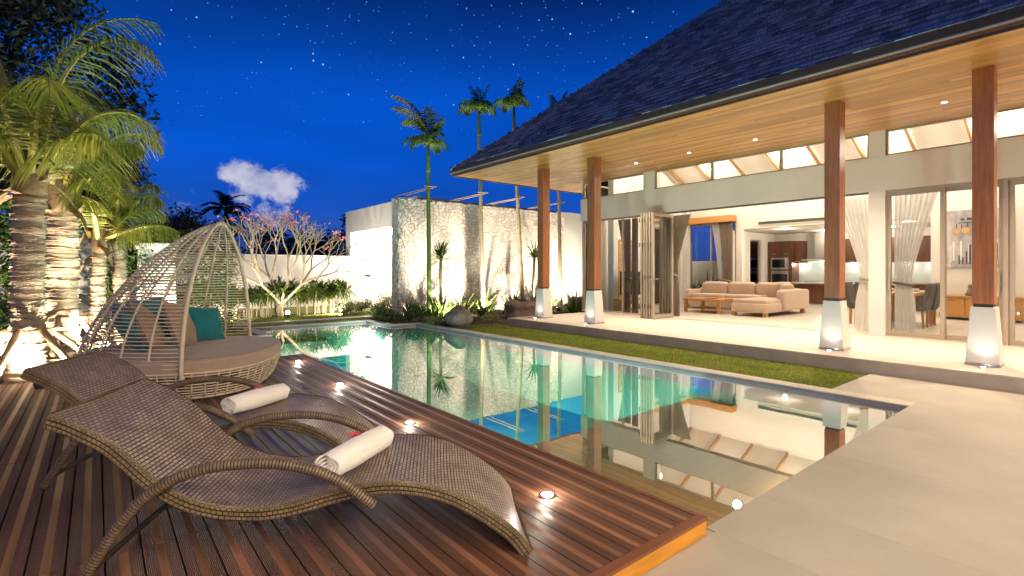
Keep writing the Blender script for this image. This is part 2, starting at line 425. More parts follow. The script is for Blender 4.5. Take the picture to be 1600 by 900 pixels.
# ------------------------------------------------------------------ mesh building
class MB:
    def __init__(s):
        s.v, s.f, s.m, s.uv = [], [], [], {}

    def quad(s, a, b, c, d, m=0):
        n = len(s.v); s.v += [a, b, c, d]; s.f.append((n, n + 1, n + 2, n + 3)); s.m.append(m)

    def poly(s, pts, m=0):
        n = len(s.v); s.v += list(pts); s.f.append(tuple(range(n, n + len(pts)))); s.m.append(m)

    def hexa(s, P, m=0):
        n = len(s.v); s.v += [tuple(p) for p in P]
        for q in ((0, 3, 2, 1), (4, 5, 6, 7), (0, 1, 5, 4), (1, 2, 6, 5), (2, 3, 7, 6), (3, 0, 4, 7)):
            s.f.append(tuple(n + i for i in q)); s.m.append(m)

    def box(s, x0, x1, y0, y1, z0, z1, m=0):
        s.hexa([(x0, y0, z0), (x1, y0, z0), (x1, y1, z0), (x0, y1, z0), (x0, y0, z1), (x1, y0, z1), (x1, y1, z1), (x0, y1, z1)], m)

    def bar(s, a, b, w, h, m=0, up=(0, 0, 1)):
        a, b = Vector(a), Vector(b); d = (b - a).normalized()
        r = d.cross(Vector(up))
        if r.length < 1e-4: r = d.cross(Vector((1, 0, 0)))
        r.normalize(); u = r.cross(d)
        P = []
        for p in (a, b):
            P += [p - r * w / 2 - u * h / 2, p + r * w / 2 - u * h / 2, p + r * w / 2 + u * h / 2, p - r * w / 2 + u * h / 2]
        s.hexa(P, m)

    def tube(s, pts, rad, n=8, m=0, cap=True, uvv=None):
        pts = [Vector(p) for p in pts]
        if not hasattr(rad, '__len__'): rad = [rad] * len(pts)
        base = len(s.v)
        prev = None; acc = 0
        rings = []
        for i, p in enumerate(pts):
            d = (pts[min(i + 1, len(pts) - 1)] - pts[max(i - 1, 0)]).normalized()
            if prev is None:
                r = d.cross(Vector((0, 0, 1)))
                if r.length < 1e-3: r = d.cross(Vector((1, 0, 0)))
            else:
                r = prev - d * prev.dot(d)
            r.normalize(); prev = r; u = d.cross(r)
            if i: acc += (p - pts[i - 1]).length
            rings.append(acc)
            for k in range(n):
                a = TAU * k / n
                s.v.append(tuple(p + (r * math.cos(a) + u * math.sin(a)) * rad[i]))
        for i in range(len(pts) - 1):
            for k in range(n):
                k2 = (k + 1) % n
                if uvv is not None:
                    s.uv[len(s.f)] = ((k / n * uvv, rings[i]), ((k + 1) / n * uvv, rings[i]), ((k + 1) / n * uvv, rings[i + 1]), (k / n * uvv, rings[i + 1]))
                s.f.append((base + i * n + k, base + i * n + k2, base + (i + 1) * n + k2, base + (i + 1) * n + k)); s.m.append(m)
        if cap:
            s.f.append(tuple(base + k for k in range(n - 1, -1, -1))); s.m.append(m)
            e = base + (len(pts) - 1) * n
            s.f.append(tuple(e + k for k in range(n))); s.m.append(m)

    def lathe(s, prof, c=(0, 0, 0), n=20, m=0, cap=True):
        base = len(s.v)
        for r, z in prof:
            for k in range(n):
                a = TAU * k / n
                s.v.append((c[0] + r * math.cos(a), c[1] + r * math.sin(a), c[2] + z))
        for i in range(len(prof) - 1):
            for k in range(n):
                k2 = (k + 1) % n
                s.f.append((base + i * n + k, base + i * n + k2, base + (i + 1) * n + k2, base + (i + 1) * n + k)); s.m.append(m)
        if cap:
            s.f.append(tuple(base + k for k in range(n - 1, -1, -1))); s.m.append(m)
            e = base + (len(prof) - 1) * n
            s.f.append(tuple(e + k for k in range(n))); s.m.append(m)

    def grid(s, fn, nu, nv, m=0, uvfn=None):
        base = len(s.v)
        for i in range(nu + 1):
            for j in range(nv + 1):
                s.v.append(tuple(fn(i / nu, j / nv)))
        for i in range(nu):
            for j in range(nv):
                if uvfn:
                    s.uv[len(s.f)] = (uvfn(i / nu, j / nv), uvfn((i + 1) / nu, j / nv), uvfn((i + 1) / nu, (j + 1) / nv), uvfn(i / nu, (j + 1) / nv))
                a = base + i * (nv + 1) + j
                s.f.append((a, a + nv + 1, a + nv + 2, a + 1)); s.m.append(m)

    def super(s, c, size, e=.28, e2=None, nu=20, nv=12, rot=None, m=0, f=None):
        """rounded block / pillow: superellipsoid"""
        e2 = e if e2 is None else e2
        def pw(x, p): return math.copysign(abs(x) ** p, x)
        base = len(s.v); c = Vector(c)
        for j in range(nv + 1):
            ph = -math.pi / 2 + math.pi * j / nv
            for i in range(nu):
                th = TAU * i / nu
                p = Vector((pw(math.cos(ph), e) * pw(math.cos(th), e2) * size[0] / 2, pw(math.cos(ph), e) * pw(math.sin(th), e2) * size[1] / 2, pw(math.sin(ph), e) * size[2] / 2))
                if f: p = f(p)
                if rot is not None: p = rot @ p
                s.v.append(tuple(c + p))
        for j in range(nv):
            for i in range(nu):
                i2 = (i + 1) % nu
                s.f.append((base + j * nu + i, base + j * nu + i2, base + (j + 1) * nu + i2, base + (j + 1) * nu + i)); s.m.append(m)

    def strip(s, pts, widths, side, m=0):
        """thin leaf ribbon"""
        base = len(s.v)
        for p, w in zip(pts, widths):
            s.v.append(tuple(p - side * w / 2)); s.v.append(tuple(p + side * w / 2))
        for i in range(len(pts) - 1):
            a = base + 2 * i
            s.f.append((a, a + 1, a + 3, a + 2)); s.m.append(m)

    def mesh(s, name, mats, smooth=False, org=(0, 0, 0)):
        me = bpy.data.meshes.new(name)
        v = np.array(s.v, dtype=float).reshape(-1, 3) - np.array(org)
        me.from_pydata(v.tolist(), [], s.f)
        if not isinstance(mats, (list, tuple)): mats = [mats]
        for x in mats: me.materials.append(MAT[x])
        me.polygons.foreach_set('material_index', s.m)
        if smooth: me.polygons.foreach_set('use_smooth', [True] * len(s.f))
        if s.uv:
            ul = me.uv_layers.new(name='uv')
            for fi, q in s.uv.items():
                st = me.polygons[fi].loop_start
                for k, c in enumerate(q): ul.data[st + k].uv = c
        me.update()
        return me

    def build(s, name, mats, parent=None, smooth=False, org=None, bevel=0, kind=None, label=None):
        if org is None: org = root_of(parent).get('_org', (0, 0, 0)) if parent else (0, 0, 0)
        me = s.mesh(name, mats, smooth, org)
        return link(name, me, parent, bevel, kind, label)


ORG = {}


def root_of(o):
    class P(dict): pass
    while o.parent: o = o.parent
    return {'_org': ORG.get(o.name, (0, 0, 0))}


def link(name, me, parent=None, bevel=0, kind=None, label=None, loc=None):
    o = bpy.data.objects.new(name, me)
    COL.objects.link(o)
    if parent: o.parent = parent
    if loc is not None: o.location = loc
    if bevel:
        b = o.modifiers.new('bevel', 'BEVEL'); b.width = bevel; b.segments = 2; b.limit_method = 'ANGLE'
    if kind: o['kind'] = kind
    if label: o['label'] = label
    return o


def tag(o, label, cat, group=None, kind=None):
    o['label'] = label; o['category'] = cat
    if group: o['group'] = group
    if kind: o['kind'] = kind
    return o


def thing(name, label, cat, loc=(0, 0, 0), rz=0, group=None, world=True, kind=None):
    """Empty at the thing's base; with world=True the parts are written in world coordinates"""
    o = bpy.data.objects.new(name, None); COL.objects.link(o)
    o.empty_display_size = .2
    o.location = loc; o.rotation_euler = (0, 0, rz)
    ORG[o.name] = tuple(loc) if world else (0, 0, 0)
    return tag(o, label, cat, group, kind)


def dup(root, loc, rz=0, label=None, group=None, scale=None):
    r = root.copy(); COL.objects.link(r); r.location = loc; r.rotation_euler = (0, 0, rz)
    if scale: r.scale = (scale,) * 3
    if label: r['label'] = label
    if group: r['group'] = group
    def rec(a, b):
        for ch in list(a.children):
            c = ch.copy(); COL.objects.link(c); c.parent = b
            rec(ch, c)
    rec(root, r)
    return r


def local(o, p):
    """point in the coordinates of o's root"""
    r = o
    while r.parent: r = r.parent
    g = ORG.get(r.name, (0, 0, 0))
    return (p[0] - g[0], p[1] - g[1], p[2] - g[2])


def lamp(kind, loc, power, parent=None, color=(1, .80, .56), radius=.05, target=None, angle=90, blend=.6, name='lamp_light'):
    d = bpy.data.lights.new(name, kind)
    d.energy = power; d.color = color; d.shadow_soft_size = radius
    o = bpy.data.objects.new(name, d); COL.objects.link(o)
    if kind == 'SPOT':
        d.spot_size = R(angle); d.spot_blend = blend
        q = (Vector(target) - Vector(loc)).to_track_quat('-Z', 'Y')
        o.rotation_mode = 'QUATERNION'; o.rotation_quaternion = q
    if parent:
        o.parent = parent; o.location = local(parent, loc)
    else:
        o.location = loc
    return o


# lamp strength by circuit (room lamps, soffit downlights, column uplights, pool, garden, deck)
K_ROOM, K_SOFFIT, K_COL, K_POOL, K_GARDEN, K_DECK, K_PORCH, K_ADDED_WING = 1.3, 8.0, .26, 24.0, 2.6, 2.2, 1.8, 4.3
WARM = (1, .80, .56)
SOFTW = (1, .86, .68)


# ================================================================== SETTING: ground, pool, paving, deck
def in_pool(x, y):
    return (2.55 < x < 6.74 and 1.53 < y < 12.35) or (3.05 < x < 6.0 and 12.35 <= y < 13.95) or (1.2 < x <= 2.55 and 8.40 < y < 12.2)


XS = [-400, 1.2, 2.55, 3.05, 6.0, 6.74, 400]
YS = [-400, 1.53, 4.1, 8.40, 12.2, 12.35, 13.95, 400]
g, wtr, bas = MB(), MB(), MB()
GZ, WZ = -.12, -.15
for i in range(len(XS) - 1):
    for j in range(len(YS) - 1):
        x0, x1, y0, y1 = XS[i], XS[i + 1], YS[j], YS[j + 1]
        cx, cy = (x0 + x1) / 2, (y0 + y1) / 2
        if i in (0, len(XS) - 2): cx = x0 + 1 if i else x1 - .1
        if j == 0: cy = y1 - .1
        if j == len(YS) - 2: cy = y0 + .1
        if not in_pool(cx, cy):
            g.quad((x0, y0, GZ), (x1, y0, GZ), (x1, y1, GZ), (x0, y1, GZ))
            continue
        wtr.quad((x0, y0, WZ), (x1, y0, WZ), (x1, y1, WZ), (x0, y1, WZ))
        shallow = cy < 4.1
        zf = -.52 if shallow else -1.25
        bas.quad((x0, y0, zf), (x1, y0, zf), (x1, y1, zf), (x0, y1, zf), 2 if shallow else 0)
        for (ax, ay, bx, by, nx, ny) in ((x0, y0, x1, y0, cx, y0 - .05), (x1, y1, x0, y1, cx, y1 + .05), (x0, y1, x0, y0, x0 - .05, cy), (x1, y0, x1, y1, x1 + .05, cy)):
            if not in_pool(nx, ny):
                bas.quad((ax, ay, zf), (bx, by, zf), (bx, by, -.12), (ax, ay, -.12), 0)
bas.quad((2.55, 4.1, -1.25), (6.74, 4.1, -1.25), (6.74, 4.1, -.52), (2.55, 4.1, -.52), 0)
bas.box(2.56, 6.73, 4.11, 5.0, -1.24, -1.0, 1)                 # blue-tiled bench beyond the shelf
bas.box(3.06, 4.6, 12.9, 13.94, -1.24, -.42, 0)                # corner seat at the far end
bas.box(1.3, 4.0, 8.45, 9.6, -1.246, -1.235, 1)
lawn = tag(g.build('ground', 'lawn'), 'short green lawn running round the pool and garden', 'lawn', kind='structure')
tag(bas.build('pool_basin', ['teal_tile', 'blue_tile', 'ledge_soffit_tint']), 'teal tiled pool basin with a shallow shelf tinted like the mirrored soffit', 'pool', kind='structure')
tag(wtr.build('pool_water', 'water'), 'still turquoise pool water mirroring the villa', 'water', kind='structure')

pc = thing('pool_coping', 'narrow pale stone coping round the pool edge', 'coping', (6.8, 7, -.12), kind='structure')
for (x0, x1, y0, y1) in ((6.74, 6.95, 1.53, 12.56), (6.0, 6.735, 12.35, 12.56), (6.0, 6.21, 12.565, 14.16), (2.84, 5.995, 13.95, 14.16), (2.84, 3.05, 12.2, 13.945), (1.0, 2.835, 12.2, 12.41)):
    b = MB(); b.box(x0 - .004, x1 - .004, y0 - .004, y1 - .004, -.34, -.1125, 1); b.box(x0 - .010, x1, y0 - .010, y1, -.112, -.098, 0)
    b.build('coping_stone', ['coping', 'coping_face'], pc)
for (x, y, z, nx, ny, pw, cl) in ((2.57, 5.2, -.72, 1, 0, 30, (.82, 1, .86)), (2.57, 6.9, -.72, 1, 0, 30, (.82, 1, .86)), (2.57, 9.9, -.72, -1, 0, 14, (.82, 1, .86)), (3.9, 4.13, -.8, 0, 1, 18, (.82, 1, .86)), (2.22, 8.43, -.72, 0, 1, 26, (.82, 1, .86)), (5.98, 13.2, -.72, -1, 0, 6, (.82, 1, .86)), (2.57, 2.7, -.36, 1, 0, 2, (1, .88, .70)), (4.6, 1.55, -.36, 0, 1, 2, (1, .88, .70))):
    t = thing('pool_lamp', 'round underwater lamp set in the pool wall', 'pool lamp', (x, y, z), group='underwater lamps in the pool wall')
    b = MB(); b.tube([(x, y, z), (x + nx * .03, y + ny * .03, z)], .07, 14); b.build('lens', 'lamp_pool', t)
    b = MB(); b.tube([(x - nx * .01, y - ny * .01, z), (x + nx * .02, y + ny * .02, z)], .09, 14); b.build('rim', 'steel', t)
    lamp('POINT', (x + nx * .12, y + ny * .12, z), pw * K_POOL, t, cl, .03)  # the warm shallow pair is added to lighten the shelf

# pavement slabs
pv = thing('pavement', 'smooth beige concrete pavement beside the pool', 'pavement', (5, 0, -.12), kind='structure')
b = MB(); b.box(-3, 6.94, -8, 1.52, -.3, -.106); b.box(6.951, 8.42, -8, 2.34, -.3, -.106); b.build('slab_bed', 'riser', pv)
xs = [-2.78, -1.58, -.38, .82, 2.02, 2.66, 3.30, 4.50, 5.70, 6.95]
for a, c in zip(xs[:-1], xs[1:]):
    b = MB(); b.box(a + .0008, c - .0008, -8, 1.47 if c < 2.7 else 1.53, -.16, -.1); b.build('slab', 'concrete', pv)
for a, c in ((6.95, 8.42),):
    b = MB(); b.box(a + .0008, c - .0008, -8, 2.35, -.16, -.1); b.build('slab', 'concrete', pv)

gp = MB(); gp.box(-6, 6.6, 14.82, 15.18, -.14, -.075)
tag(gp.build('garden_path', 'coping'), 'narrow pale path crossing the far lawn', 'path', kind='structure')
so = MB(); so.box(7.05, 15.5, 10.75, 14.88, -.14, -.112); so.box(6.25, 7.05, 12.6, 14.88, -.14, -.112); so.box(-5, 7.2, 16.9, 17.75, -.14, -.112); so.box(-3, 1.1, 8.52, 12.2, -.14, -.112)
tag(so.build('planting_soil', 'soil'), 'dark planting bed along the stone wall', 'soil', kind='structure')

# deck of ribbed boards
dk = thing('pool_deck', 'dark ribbed timber deck along the pool', 'deck', (0, 5, -.1), kind='structure')
b = MB(); b.box(-2.9, 2.53, 1.52, 8.43, -.11, -.032); b.build('underside', 'black', dk)
pm = {}
for k in range(39):
    cx = 2.482 - .14 * k
    segs = [(1.535, 8.45)] if cx > .9 else [(1.535, 3.06), (3.06, 4.97), (4.97, 6.88), (6.88, 8.45)]
    for (y0, y1) in segs:
        key = (y0, y1)
        if key not in pm:
            q = MB(); hl = (y1 - y0) / 2 - .0025
            q.hexa([(-.0675, -hl, -.03), (.0675, -hl, -.03), (.0675, hl, -.03), (-.0675, hl, -.03), (-.0655, -hl, 0), (.0655, -hl, 0), (.0655, hl, 0), (-.0655, hl, 0)])
            pm[key] = q.mesh('plank', 'plank')
        link('plank', pm[key], dk, loc=local(dk, (cx, (y0 + y1) / 2, random.uniform(-.0012, .0012))))
b = MB(); b.box(-2.9, 2.585, 1.478, 1.531, -.014, .004); b.build('trim_board', 'deck_trim', dk)
b = MB(); b.box(2.554, 2.585, 1.533, 8.49, -.10, .002); b.build('edge_board', 'deck_trim', dk)
b = MB(); b.box(-2.9, 2.552, 8.453, 8.49, -.1, .002); b.build('edge_board', 'deck_trim', dk)
b = MB(); b.box(-2.9, 2.583, 1.482, 1.528, -.099, -.0145); b.build('fascia_board', 'deck_fascia', dk, bevel=.004)

words = ['nearest recessed deck light, beside the foot of the front lounger', 'recessed deck light beyond the front lounger, second nearest', 'recessed deck light near the rear lounger, third nearest', 'farthest recessed deck light, beside the wicker daybed']
for w, (x, y) in zip(words, ((2.094, 2.231), (2.144, 4.054), (2.226, 5.933), (2.311, 7.815))):
    t = thing('deck_light', w, 'deck light', (x, y, 0), group='round lights sunk in the deck')
    b = MB(); b.lathe([(.034, .001), (.034, .006), (.024, .011)], (x, y, 0), 18); b.build('lens', 'lamp_cool', t)
    b = MB(); b.lathe([(.052, .001), (.050, .007), (.036, .007), (.036, .001)], (x, y, 0), 20, cap=False); b.build('rim', 'chrome', t)
    lamp('POINT', (x, y, .05), 1.6 * K_DECK, t, (1, .88, .72), .02)

# terrace platform
b = MB(); b.box(8.43, 21.0, -8, 10.5, -.10, .085, 0)
b2 = MB(); b2.box(8.425, 8.43, -8, 10.5, -.14, .070)
tr = thing('terrace', 'raised pale stone terrace in front of the villa', 'terrace', (8.43, 3, -.12), kind='structure')
b.build('terrace_slab', 'terrace', tr)
b2.build('riser', 'riser', tr)


# ================================================================== VILLA
V = thing('villa', 'open fronted villa with a steep shingle roof and timber columns', 'house', (12, 3, .085))
FX, FX2, Z0 = 11.65, 11.95, .085
YA, YB = -6.0, 10.9


def part(name, mat, boxes, parent=None, bevel=0):
    b = MB()
    for q in boxes: b.box(*q)
    return b.build(name, mat, parent or V, bevel=bevel)


part('floor', 'floor_in', [(11.66, 21.2, YA, 10.88, .086, .10)])
part('beam', 'beam', [(FX, FX2, YA, YB, 2.875, 3.53)])
part('pier', 'beam', [(FX + .004, FX2, 3.023, 3.293, Z0, 2.873)])
part('pier', 'beam', [(FX + .004, FX2, 3.023, 3.293, 3.532, 4.04)])
part('pier', 'beam', [(FX + .004, FX2, 8.213, 8.565, 3.532, 4.04)])
part('pier', 'beam', [(FX + .004, FX2, YA, -.35, Z0, 2.873)])
part('pier', 'beam', [(FX + .004, FX2, YA, -.35, 3.532, 4.04)])
# end wall towards the garden
part('end_wall', 'plaster_in', [(12.25, 14.55, 10.72, YB, .1, 2.873), (FX2, 17.4, 10.72, YB - .004, 2.876, 3.53), (16.85, 17.4, 10.72, YB, .1, 2.873), (13.0, 21.2, 10.73, YB - .01, 3.53, 5.6)])
# back wall with garden window, kitchen opening
part('back_wall', 'plaster_in', [(17.2, 17.4, YA, 3.45, .1, 5.6), (17.2, 17.4, 8.57, 8.78, .1, 3.03), (17.2, 17.4, 3.452, 8.568, 2.76, 5.6), (17.2, 17.4, 8.57, 10.718, 3.032, 5.6), (17.2, 17.4, 10.6, 10.718, .1, 3.03)])
part('kitchen_wall', 'plaster_in', [(21.0, 21.2, 3.0, 9.3, .1, 2.9), (17.402, 18.9, 9.1, 9.28, .1, 2.76), (19.8, 20.998, 9.1, 9.28, .1, 2.76), (18.902, 19.798, 9.1, 9.28, 2.5, 2.76), (17.402, 20.998, 2.9, 3.0, .1, 2.76)])
part('kitchen_ceiling', 'plaster_in', [(17.402, 20.998, 3.002, 9.098, 2.762, 2.85)])
part('side_wall', 'plaster_in', [(FX2, 17.2, YA, YA + .2, .1, 5.6)])
# vaulted ceiling
b = MB()
b.hexa([(11.7, YA, 4.12), (14.6, YA, 5.45), (14.6, 10.9, 5.45), (11.7, 10.9, 4.12), (11.7, YA, 4.2), (14.6, YA, 5.55), (14.6, 10.9, 5.55), (11.7, 10.9, 4.2)])
b.hexa([(14.602, YA, 5.45), (17.2, YA, 4.25), (17.2, 10.9, 4.25), (14.602, 10.9, 5.45), (14.602, YA, 5.55), (17.2, YA, 4.35), (17.2, 10.9, 4.35), (14.602, 10.9, 5.55)])
b.build('vaulted_ceiling', 'plaster_in', V)
for k in range(12):
    y = -2 + 1.13 * k
    b = MB(); b.bar((12.0, y, 4.17), (14.6, y, 5.36), .05, .09); b.bar((14.6, y, 5.36), (17.1, y, 4.22), .05, .09); b.build('rafter', 'rafter', V)
part('inner_column', 'white_gloss', [(12.5, 12.72, 10.3, 10.52, .1, 4.2)])
part('inner_column', 'white_gloss', [(16.95, 17.15, 10.5, 10.7, .1, 4.2)])


def window(x0, y0, y1, z0, z1, fw=.05, d=.06, name='window', mull=(), handle=None, axis='y', pane='glass'):
    """framed glazing in a wall running along y (or along x when axis='x', with x0 the wall's y)"""
    def bx(a0, a1, zz0, zz1, dd=d, off=0):
        return (x0 - dd / 2 + off, x0 + dd / 2 + off, a0, a1, zz0, zz1) if axis == 'y' else (a0, a1, x0 - dd / 2 + off, x0 + dd / 2 + off, zz0, zz1)
    b = MB()
    for q in (bx(y0, y0 + fw, z0, z1), bx(y1 - fw, y1, z0, z1), bx(y0 + fw, y1 - fw, z0, z0 + fw), bx(y0 + fw, y1 - fw, z1 - fw, z1)): b.box(*q)
    for mcen in mull: b.box(*bx(mcen - fw / 2, mcen + fw / 2, z0 + fw, z1 - fw, d * .9))
    w = b.build(name, 'alu', V)
    edges = [y0 + fw] + [e for mcen in mull for e in (mcen - fw / 2, mcen + fw / 2)] + [y1 - fw]
    for a0, a1 in zip(edges[::2], edges[1::2]):
        b = MB(); b.box(*bx(a0, a1, z0 + fw, z1 - fw, .008)); b.build('pane', pane, w)
    return w


for (y0, y1) in ((8.57, 10.88), (6.588, 8.205), (4.96, 6.586), (3.30, 4.958), (1.66, 3.018), (-.34, 1.655)):
    window(FX + .10, y0, y1, 3.532, 4.03, .035)
window(10.83, 11.73, 12.245, Z0, 2.873, .05, axis='x')
window(10.83, 11.73, 13.0, 3.532, 4.03, .035, axis='x')
window(10.82, 14.555, 16.845, .1, 2.873, .05, axis='x', mull=(15.7,))
window(17.3, 8.785, 10.595, .1, 3.028, .06, mull=(9.75,))
window(9.19, 18.905, 19.795, .1, 2.498, .05, axis='x')
window(FX + .1, 8.31, 10.86, Z0, 2.873, .05, mull=(9.337,))
part('corner_post', 'alu', [(FX + .07, FX + .13, 10.862, 10.898, Z0, 2.873)])
part('door_track', 'alu_dark', [(FX + .05, FX + .20, 3.295, 8.30, 2.845, 2.874)])
part('floor_track', 'alu_dark', [(FX + .06, FX + .10, 3.295, 8.30, .0855, .1035)])
# sliding doors of the dining room
for (x, y0, y1, hnd) in ((FX + .12, 2.16, 3.02, 2.97), (FX + .19, 1.40, 2.22, 1.46), (FX + .12, -.34, 1.33, None)):
    b = MB(); fw = .065
    for q in ((y0, y0 + fw, Z0 + .02, 2.84), (y1 - fw, y1, Z0 + .02, 2.84), (y0 + fw, y1 - fw, Z0 + .02, Z0 + .10), (y0 + fw, y1 - fw, 2.76, 2.84)):
        b.box(x - .03, x + .03, *q)
    w = b.build('sliding_door', 'alu', V)
    b = MB(); b.box(x - .005, x + .005, y0 + fw, y1 - fw, Z0 + .1, 2.76); b.build('pane', 'glass', w)
    if hnd:
        b = MB(); b.box(x - .075, x - .055, hnd - .015, hnd + .015, .98, 1.32); b.box(x - .06, x - .028, hnd - .012, hnd + .012, 1.0, 1.04); b.box(x - .06, x - .028, hnd - .012, hnd + .012, 1.26, 1.30); b.build('handle', 'alu', w)
part('door_post', 'alu', [(FX + .05, FX + .2, 1.335, 1.395, Z0, 2.873)])
part('door_sill', 'alu', [(FX + .03, FX + .24, -.34, 3.02, Z0, Z0 + .02)])
part('door_head', 'alu', [(FX + .03, FX + .24, -.34, 3.02, 2.84, 2.873)])
# folded-back bifold leaves: five leaves stacked, the outermost one turned to face along the terrace
for k in range(5):
    y = 7.86 + .085 * k
    b = MB(); fw = .075; x0, x1 = 11.06 + .01 * (k % 2), 11.98
    for q in ((x0, x0 + fw, Z0 + .012, 2.84), (x1 - fw, x1, Z0 + .012, 2.84), (x0 + fw, x1 - fw, Z0 + .012, Z0 + .11), (x0 + fw, x1 - fw, 2.75, 2.84)):
        b.box(q[0], q[1], y - .026, y + .026, q[2], q[3])
    w = b.build('folding_door', 'alu', V)
    b = MB(); b.quad((x0 + fw, y, Z0 + .11), (x1 - fw, y, Z0 + .11), (x1 - fw, y, 2.75), (x0 + fw, y, 2.75)); b.build('pane', 'glass', w)
    for z in (.35, 1.1, 1.95, 2.6):
        b = MB(); b.tube([(x0 - .012, y + .042, z), (x0 - .012, y + .042, z + .11)], .014, 8); b.build('hinge', 'alu_dark', w)
    if k == 0:
        b = MB(); b.box(11.09, 11.115, y - .05, y - .026, 1.02, 1.20); b.tube([(11.10, y - .04, 1.12), (11.10, y - .075, 1.12), (11.22, y - .078, 1.12)], .010, 8); b.tube([(11.055, y - .03, 1.12), (10.99, y - .02, 1.12), (10.985, y + .06, 1.12)], .010, 8)
        b.build('handle', 'chrome', w)
part('vent_grille', 'plaster_in', [(17.16, 17.198, 4.6, 8.0, 2.84, 2.86), (17.16, 17.198, 4.6, 8.0, 2.96, 2.98)])
for k in range(4): part('vent_slat', 'alu_dark', [(17.175, 17.197, 4.6, 8.0, 2.868 + .023 * k, 2.878 + .023 * k)])
# timber louvred door on the end wall
td = part('timber_door', 'oak', [(13.22, 13.30, 10.68, 10.718, .1, 2.35), (13.98, 14.06, 10.68, 10.718, .1, 2.35), (13.30, 13.98, 10.68, 10.718, 2.25, 2.35)])
for k in range(20):
    b = MB(); b.box(13.302, 13.978, 10.69, 10.71, .12 + .105 * k, .215 + .105 * k); b.build('slat', 'oak', td)

# columns: timber posts on flared white pedestals
cols = [1.28, 3.066, 8.18, 9.95, -3.8]
for y in cols:
    x = 9.21
    b = MB(); b.box(x - .125, x + .125, y - .11, y + .11, .90, 4.03); c = b.build('column', 'timber_post', V, bevel=.006)
    b = MB()
    b.hexa([(x - .165, y - .175, Z0 + .03), (x + .165, y - .175, Z0 + .03), (x + .165, y + .175, Z0 + .03), (x - .165, y + .175, Z0 + .03), (x - .135, y - .125, .86), (x + .135, y - .125, .86), (x + .135, y + .125, .86), (x - .135, y + .125, .86)])
    b.build('pedestal', 'white_gloss', c, bevel=.008)
    b = MB(); b.box(x - .168, x + .168, y - .178, y + .178, Z0, Z0 + .03); b.build('plinth', 'steel', c)
    b = MB(); b.box(x - .112, x + .112, y - .098, y + .098, .86, .90); b.build('collar', 'collar', c)
    # upright lamp in the terrace floor in front of it
    b = MB(); b.lathe([(.024, .001), (.024, .008), (.017, .012)], (x - .33, y - .03, Z0), 16); u = b.build('floor_lamp', 'lamp_cool', V)
    b = MB(); b.lathe([(.042, .001), (.040, .009), (.026, .009), (.026, .001)], (x - .33, y - .03, Z0), 18, cap=False); b.build('rim', 'chrome', u)
    lamp('SPOT', (x - .33, y - .03, Z0 + .02), 34 * K_COL, u, (1, .90, .76), .03, (x + .1, y, 2.4), 110, 1)

# soffit of boards
sb = part('soffit', 'fascia', [(7.93, 11.66, YA, 12.30, 4.056, 4.075), (11.662, 22, 10.915, 12.30, 4.056, 4.075)])
k = 0
x = 7.955
while x < 11.66:
    ys = [YA]
    while ys[-1] < 12.27: ys.append(min(12.27, ys[-1] + random.uniform(2.2, 4.6)))
    for ya, yb in zip(ys[:-1], ys[1:]):
        b = MB(); b.box(x + .0015, x + .1035, ya + .0012, yb - .0012, 4.030 + random.uniform(0, .0022), 4.054); b.build('board', 'soffit', sb)
    x += .105
while x < 21.9:
    b = MB(); b.box(x + .0015, x + .1035, 10.92, 12.27, 4.030 + random.uniform(0, .0015), 4.054); b.build('board', 'soffit', sb); x += .105
for y in (7.915, 6.447, 4.942, 3.44, 1.933, .43, -1.08, -2.58, -4.1, 9.4):
    b = MB(); b.lathe([(.036, .002), (.034, -.004)], (10.48, y, 4.03), 16); dl = b.build('downlight', 'lamp', V)
    b = MB(); b.lathe([(.055, .002), (.052, -.007), (.038, -.007), (.038, .002)], (10.48, y, 4.03), 18, cap=False); b.build('rim', 'chrome', dl)
    lamp('SPOT', (10.48, y, 4.015), 75 * K_SOFFIT, dl, WARM, .04, (10.0, y, 0), 112, 1)

# added unseen wing: eave with downlights put in to light pavement and loungers
part('added_wing_eave', 'fascia', [(-5, 7.90, -9, -1.3, 4.05, 4.2)])
part('added_wing_roof', 'underlay', [(-5, 7.90, -9, -1.3, 4.203, 4.6)])
part('wing_wall', 'plaster', [(-5, 11.6, -8.9, -8.6, -.1, 4.048)])  # unseen back wall of the added wing
for x in (-3.5, -1.7, .1, 1.9, 3.7, 5.5, 7.0):
    for y in (-2.1, -5.0):
        b = MB(); b.lathe([(.036, .002), (.034, -.004)], (x, y, 4.049), 16); dl = b.build('downlight', 'lamp', V)
        lamp('SPOT', (x, y, 4.03), 75 * K_ADDED_WING, dl, WARM, .05, (x * .9 + .2, y + 2.2, 0), 140, .8)  # added warm fill for the deck, out of view

# roof: hipped, shingled
EX, EY, EZ, SL = 7.90, 12.37, 4.16, .83
RX = 15.0
RZ = EZ + (RX - EX) * SL
rf = MB()
rf.poly([(EX, YA, EZ), (RX, YA, RZ), (RX, EY - (RX - EX), RZ), (EX, EY, EZ)])
rf.poly([(EX, EY, EZ), (RX, EY - (RX - EX), RZ), (2 * RX - EX, EY, EZ)])
rf.poly([(2 * RX - EX, YA, EZ), (2 * RX - EX, EY, EZ), (RX, EY - (RX - EX), RZ), (RX, YA, RZ)])
rf.poly([(EX, YA, EZ), (2 * RX - EX, YA, EZ), (RX, YA, RZ)])
roof = rf.build('roof', 'underlay', V)
b = MB(); b.box(EX - .012, EX + .02, YA, EY, 4.022, 4.150); b.box(EX + .022, 22.1, EY - .03, EY + .012, 4.022, 4.150); b.build('fascia', 'fascia', V)
b = MB(); b.box(EX - .055, EX - .013, YA, EY + .05, 4.098, 4.128); b.build('gutter_edge', 'drip', V, bevel=.006)
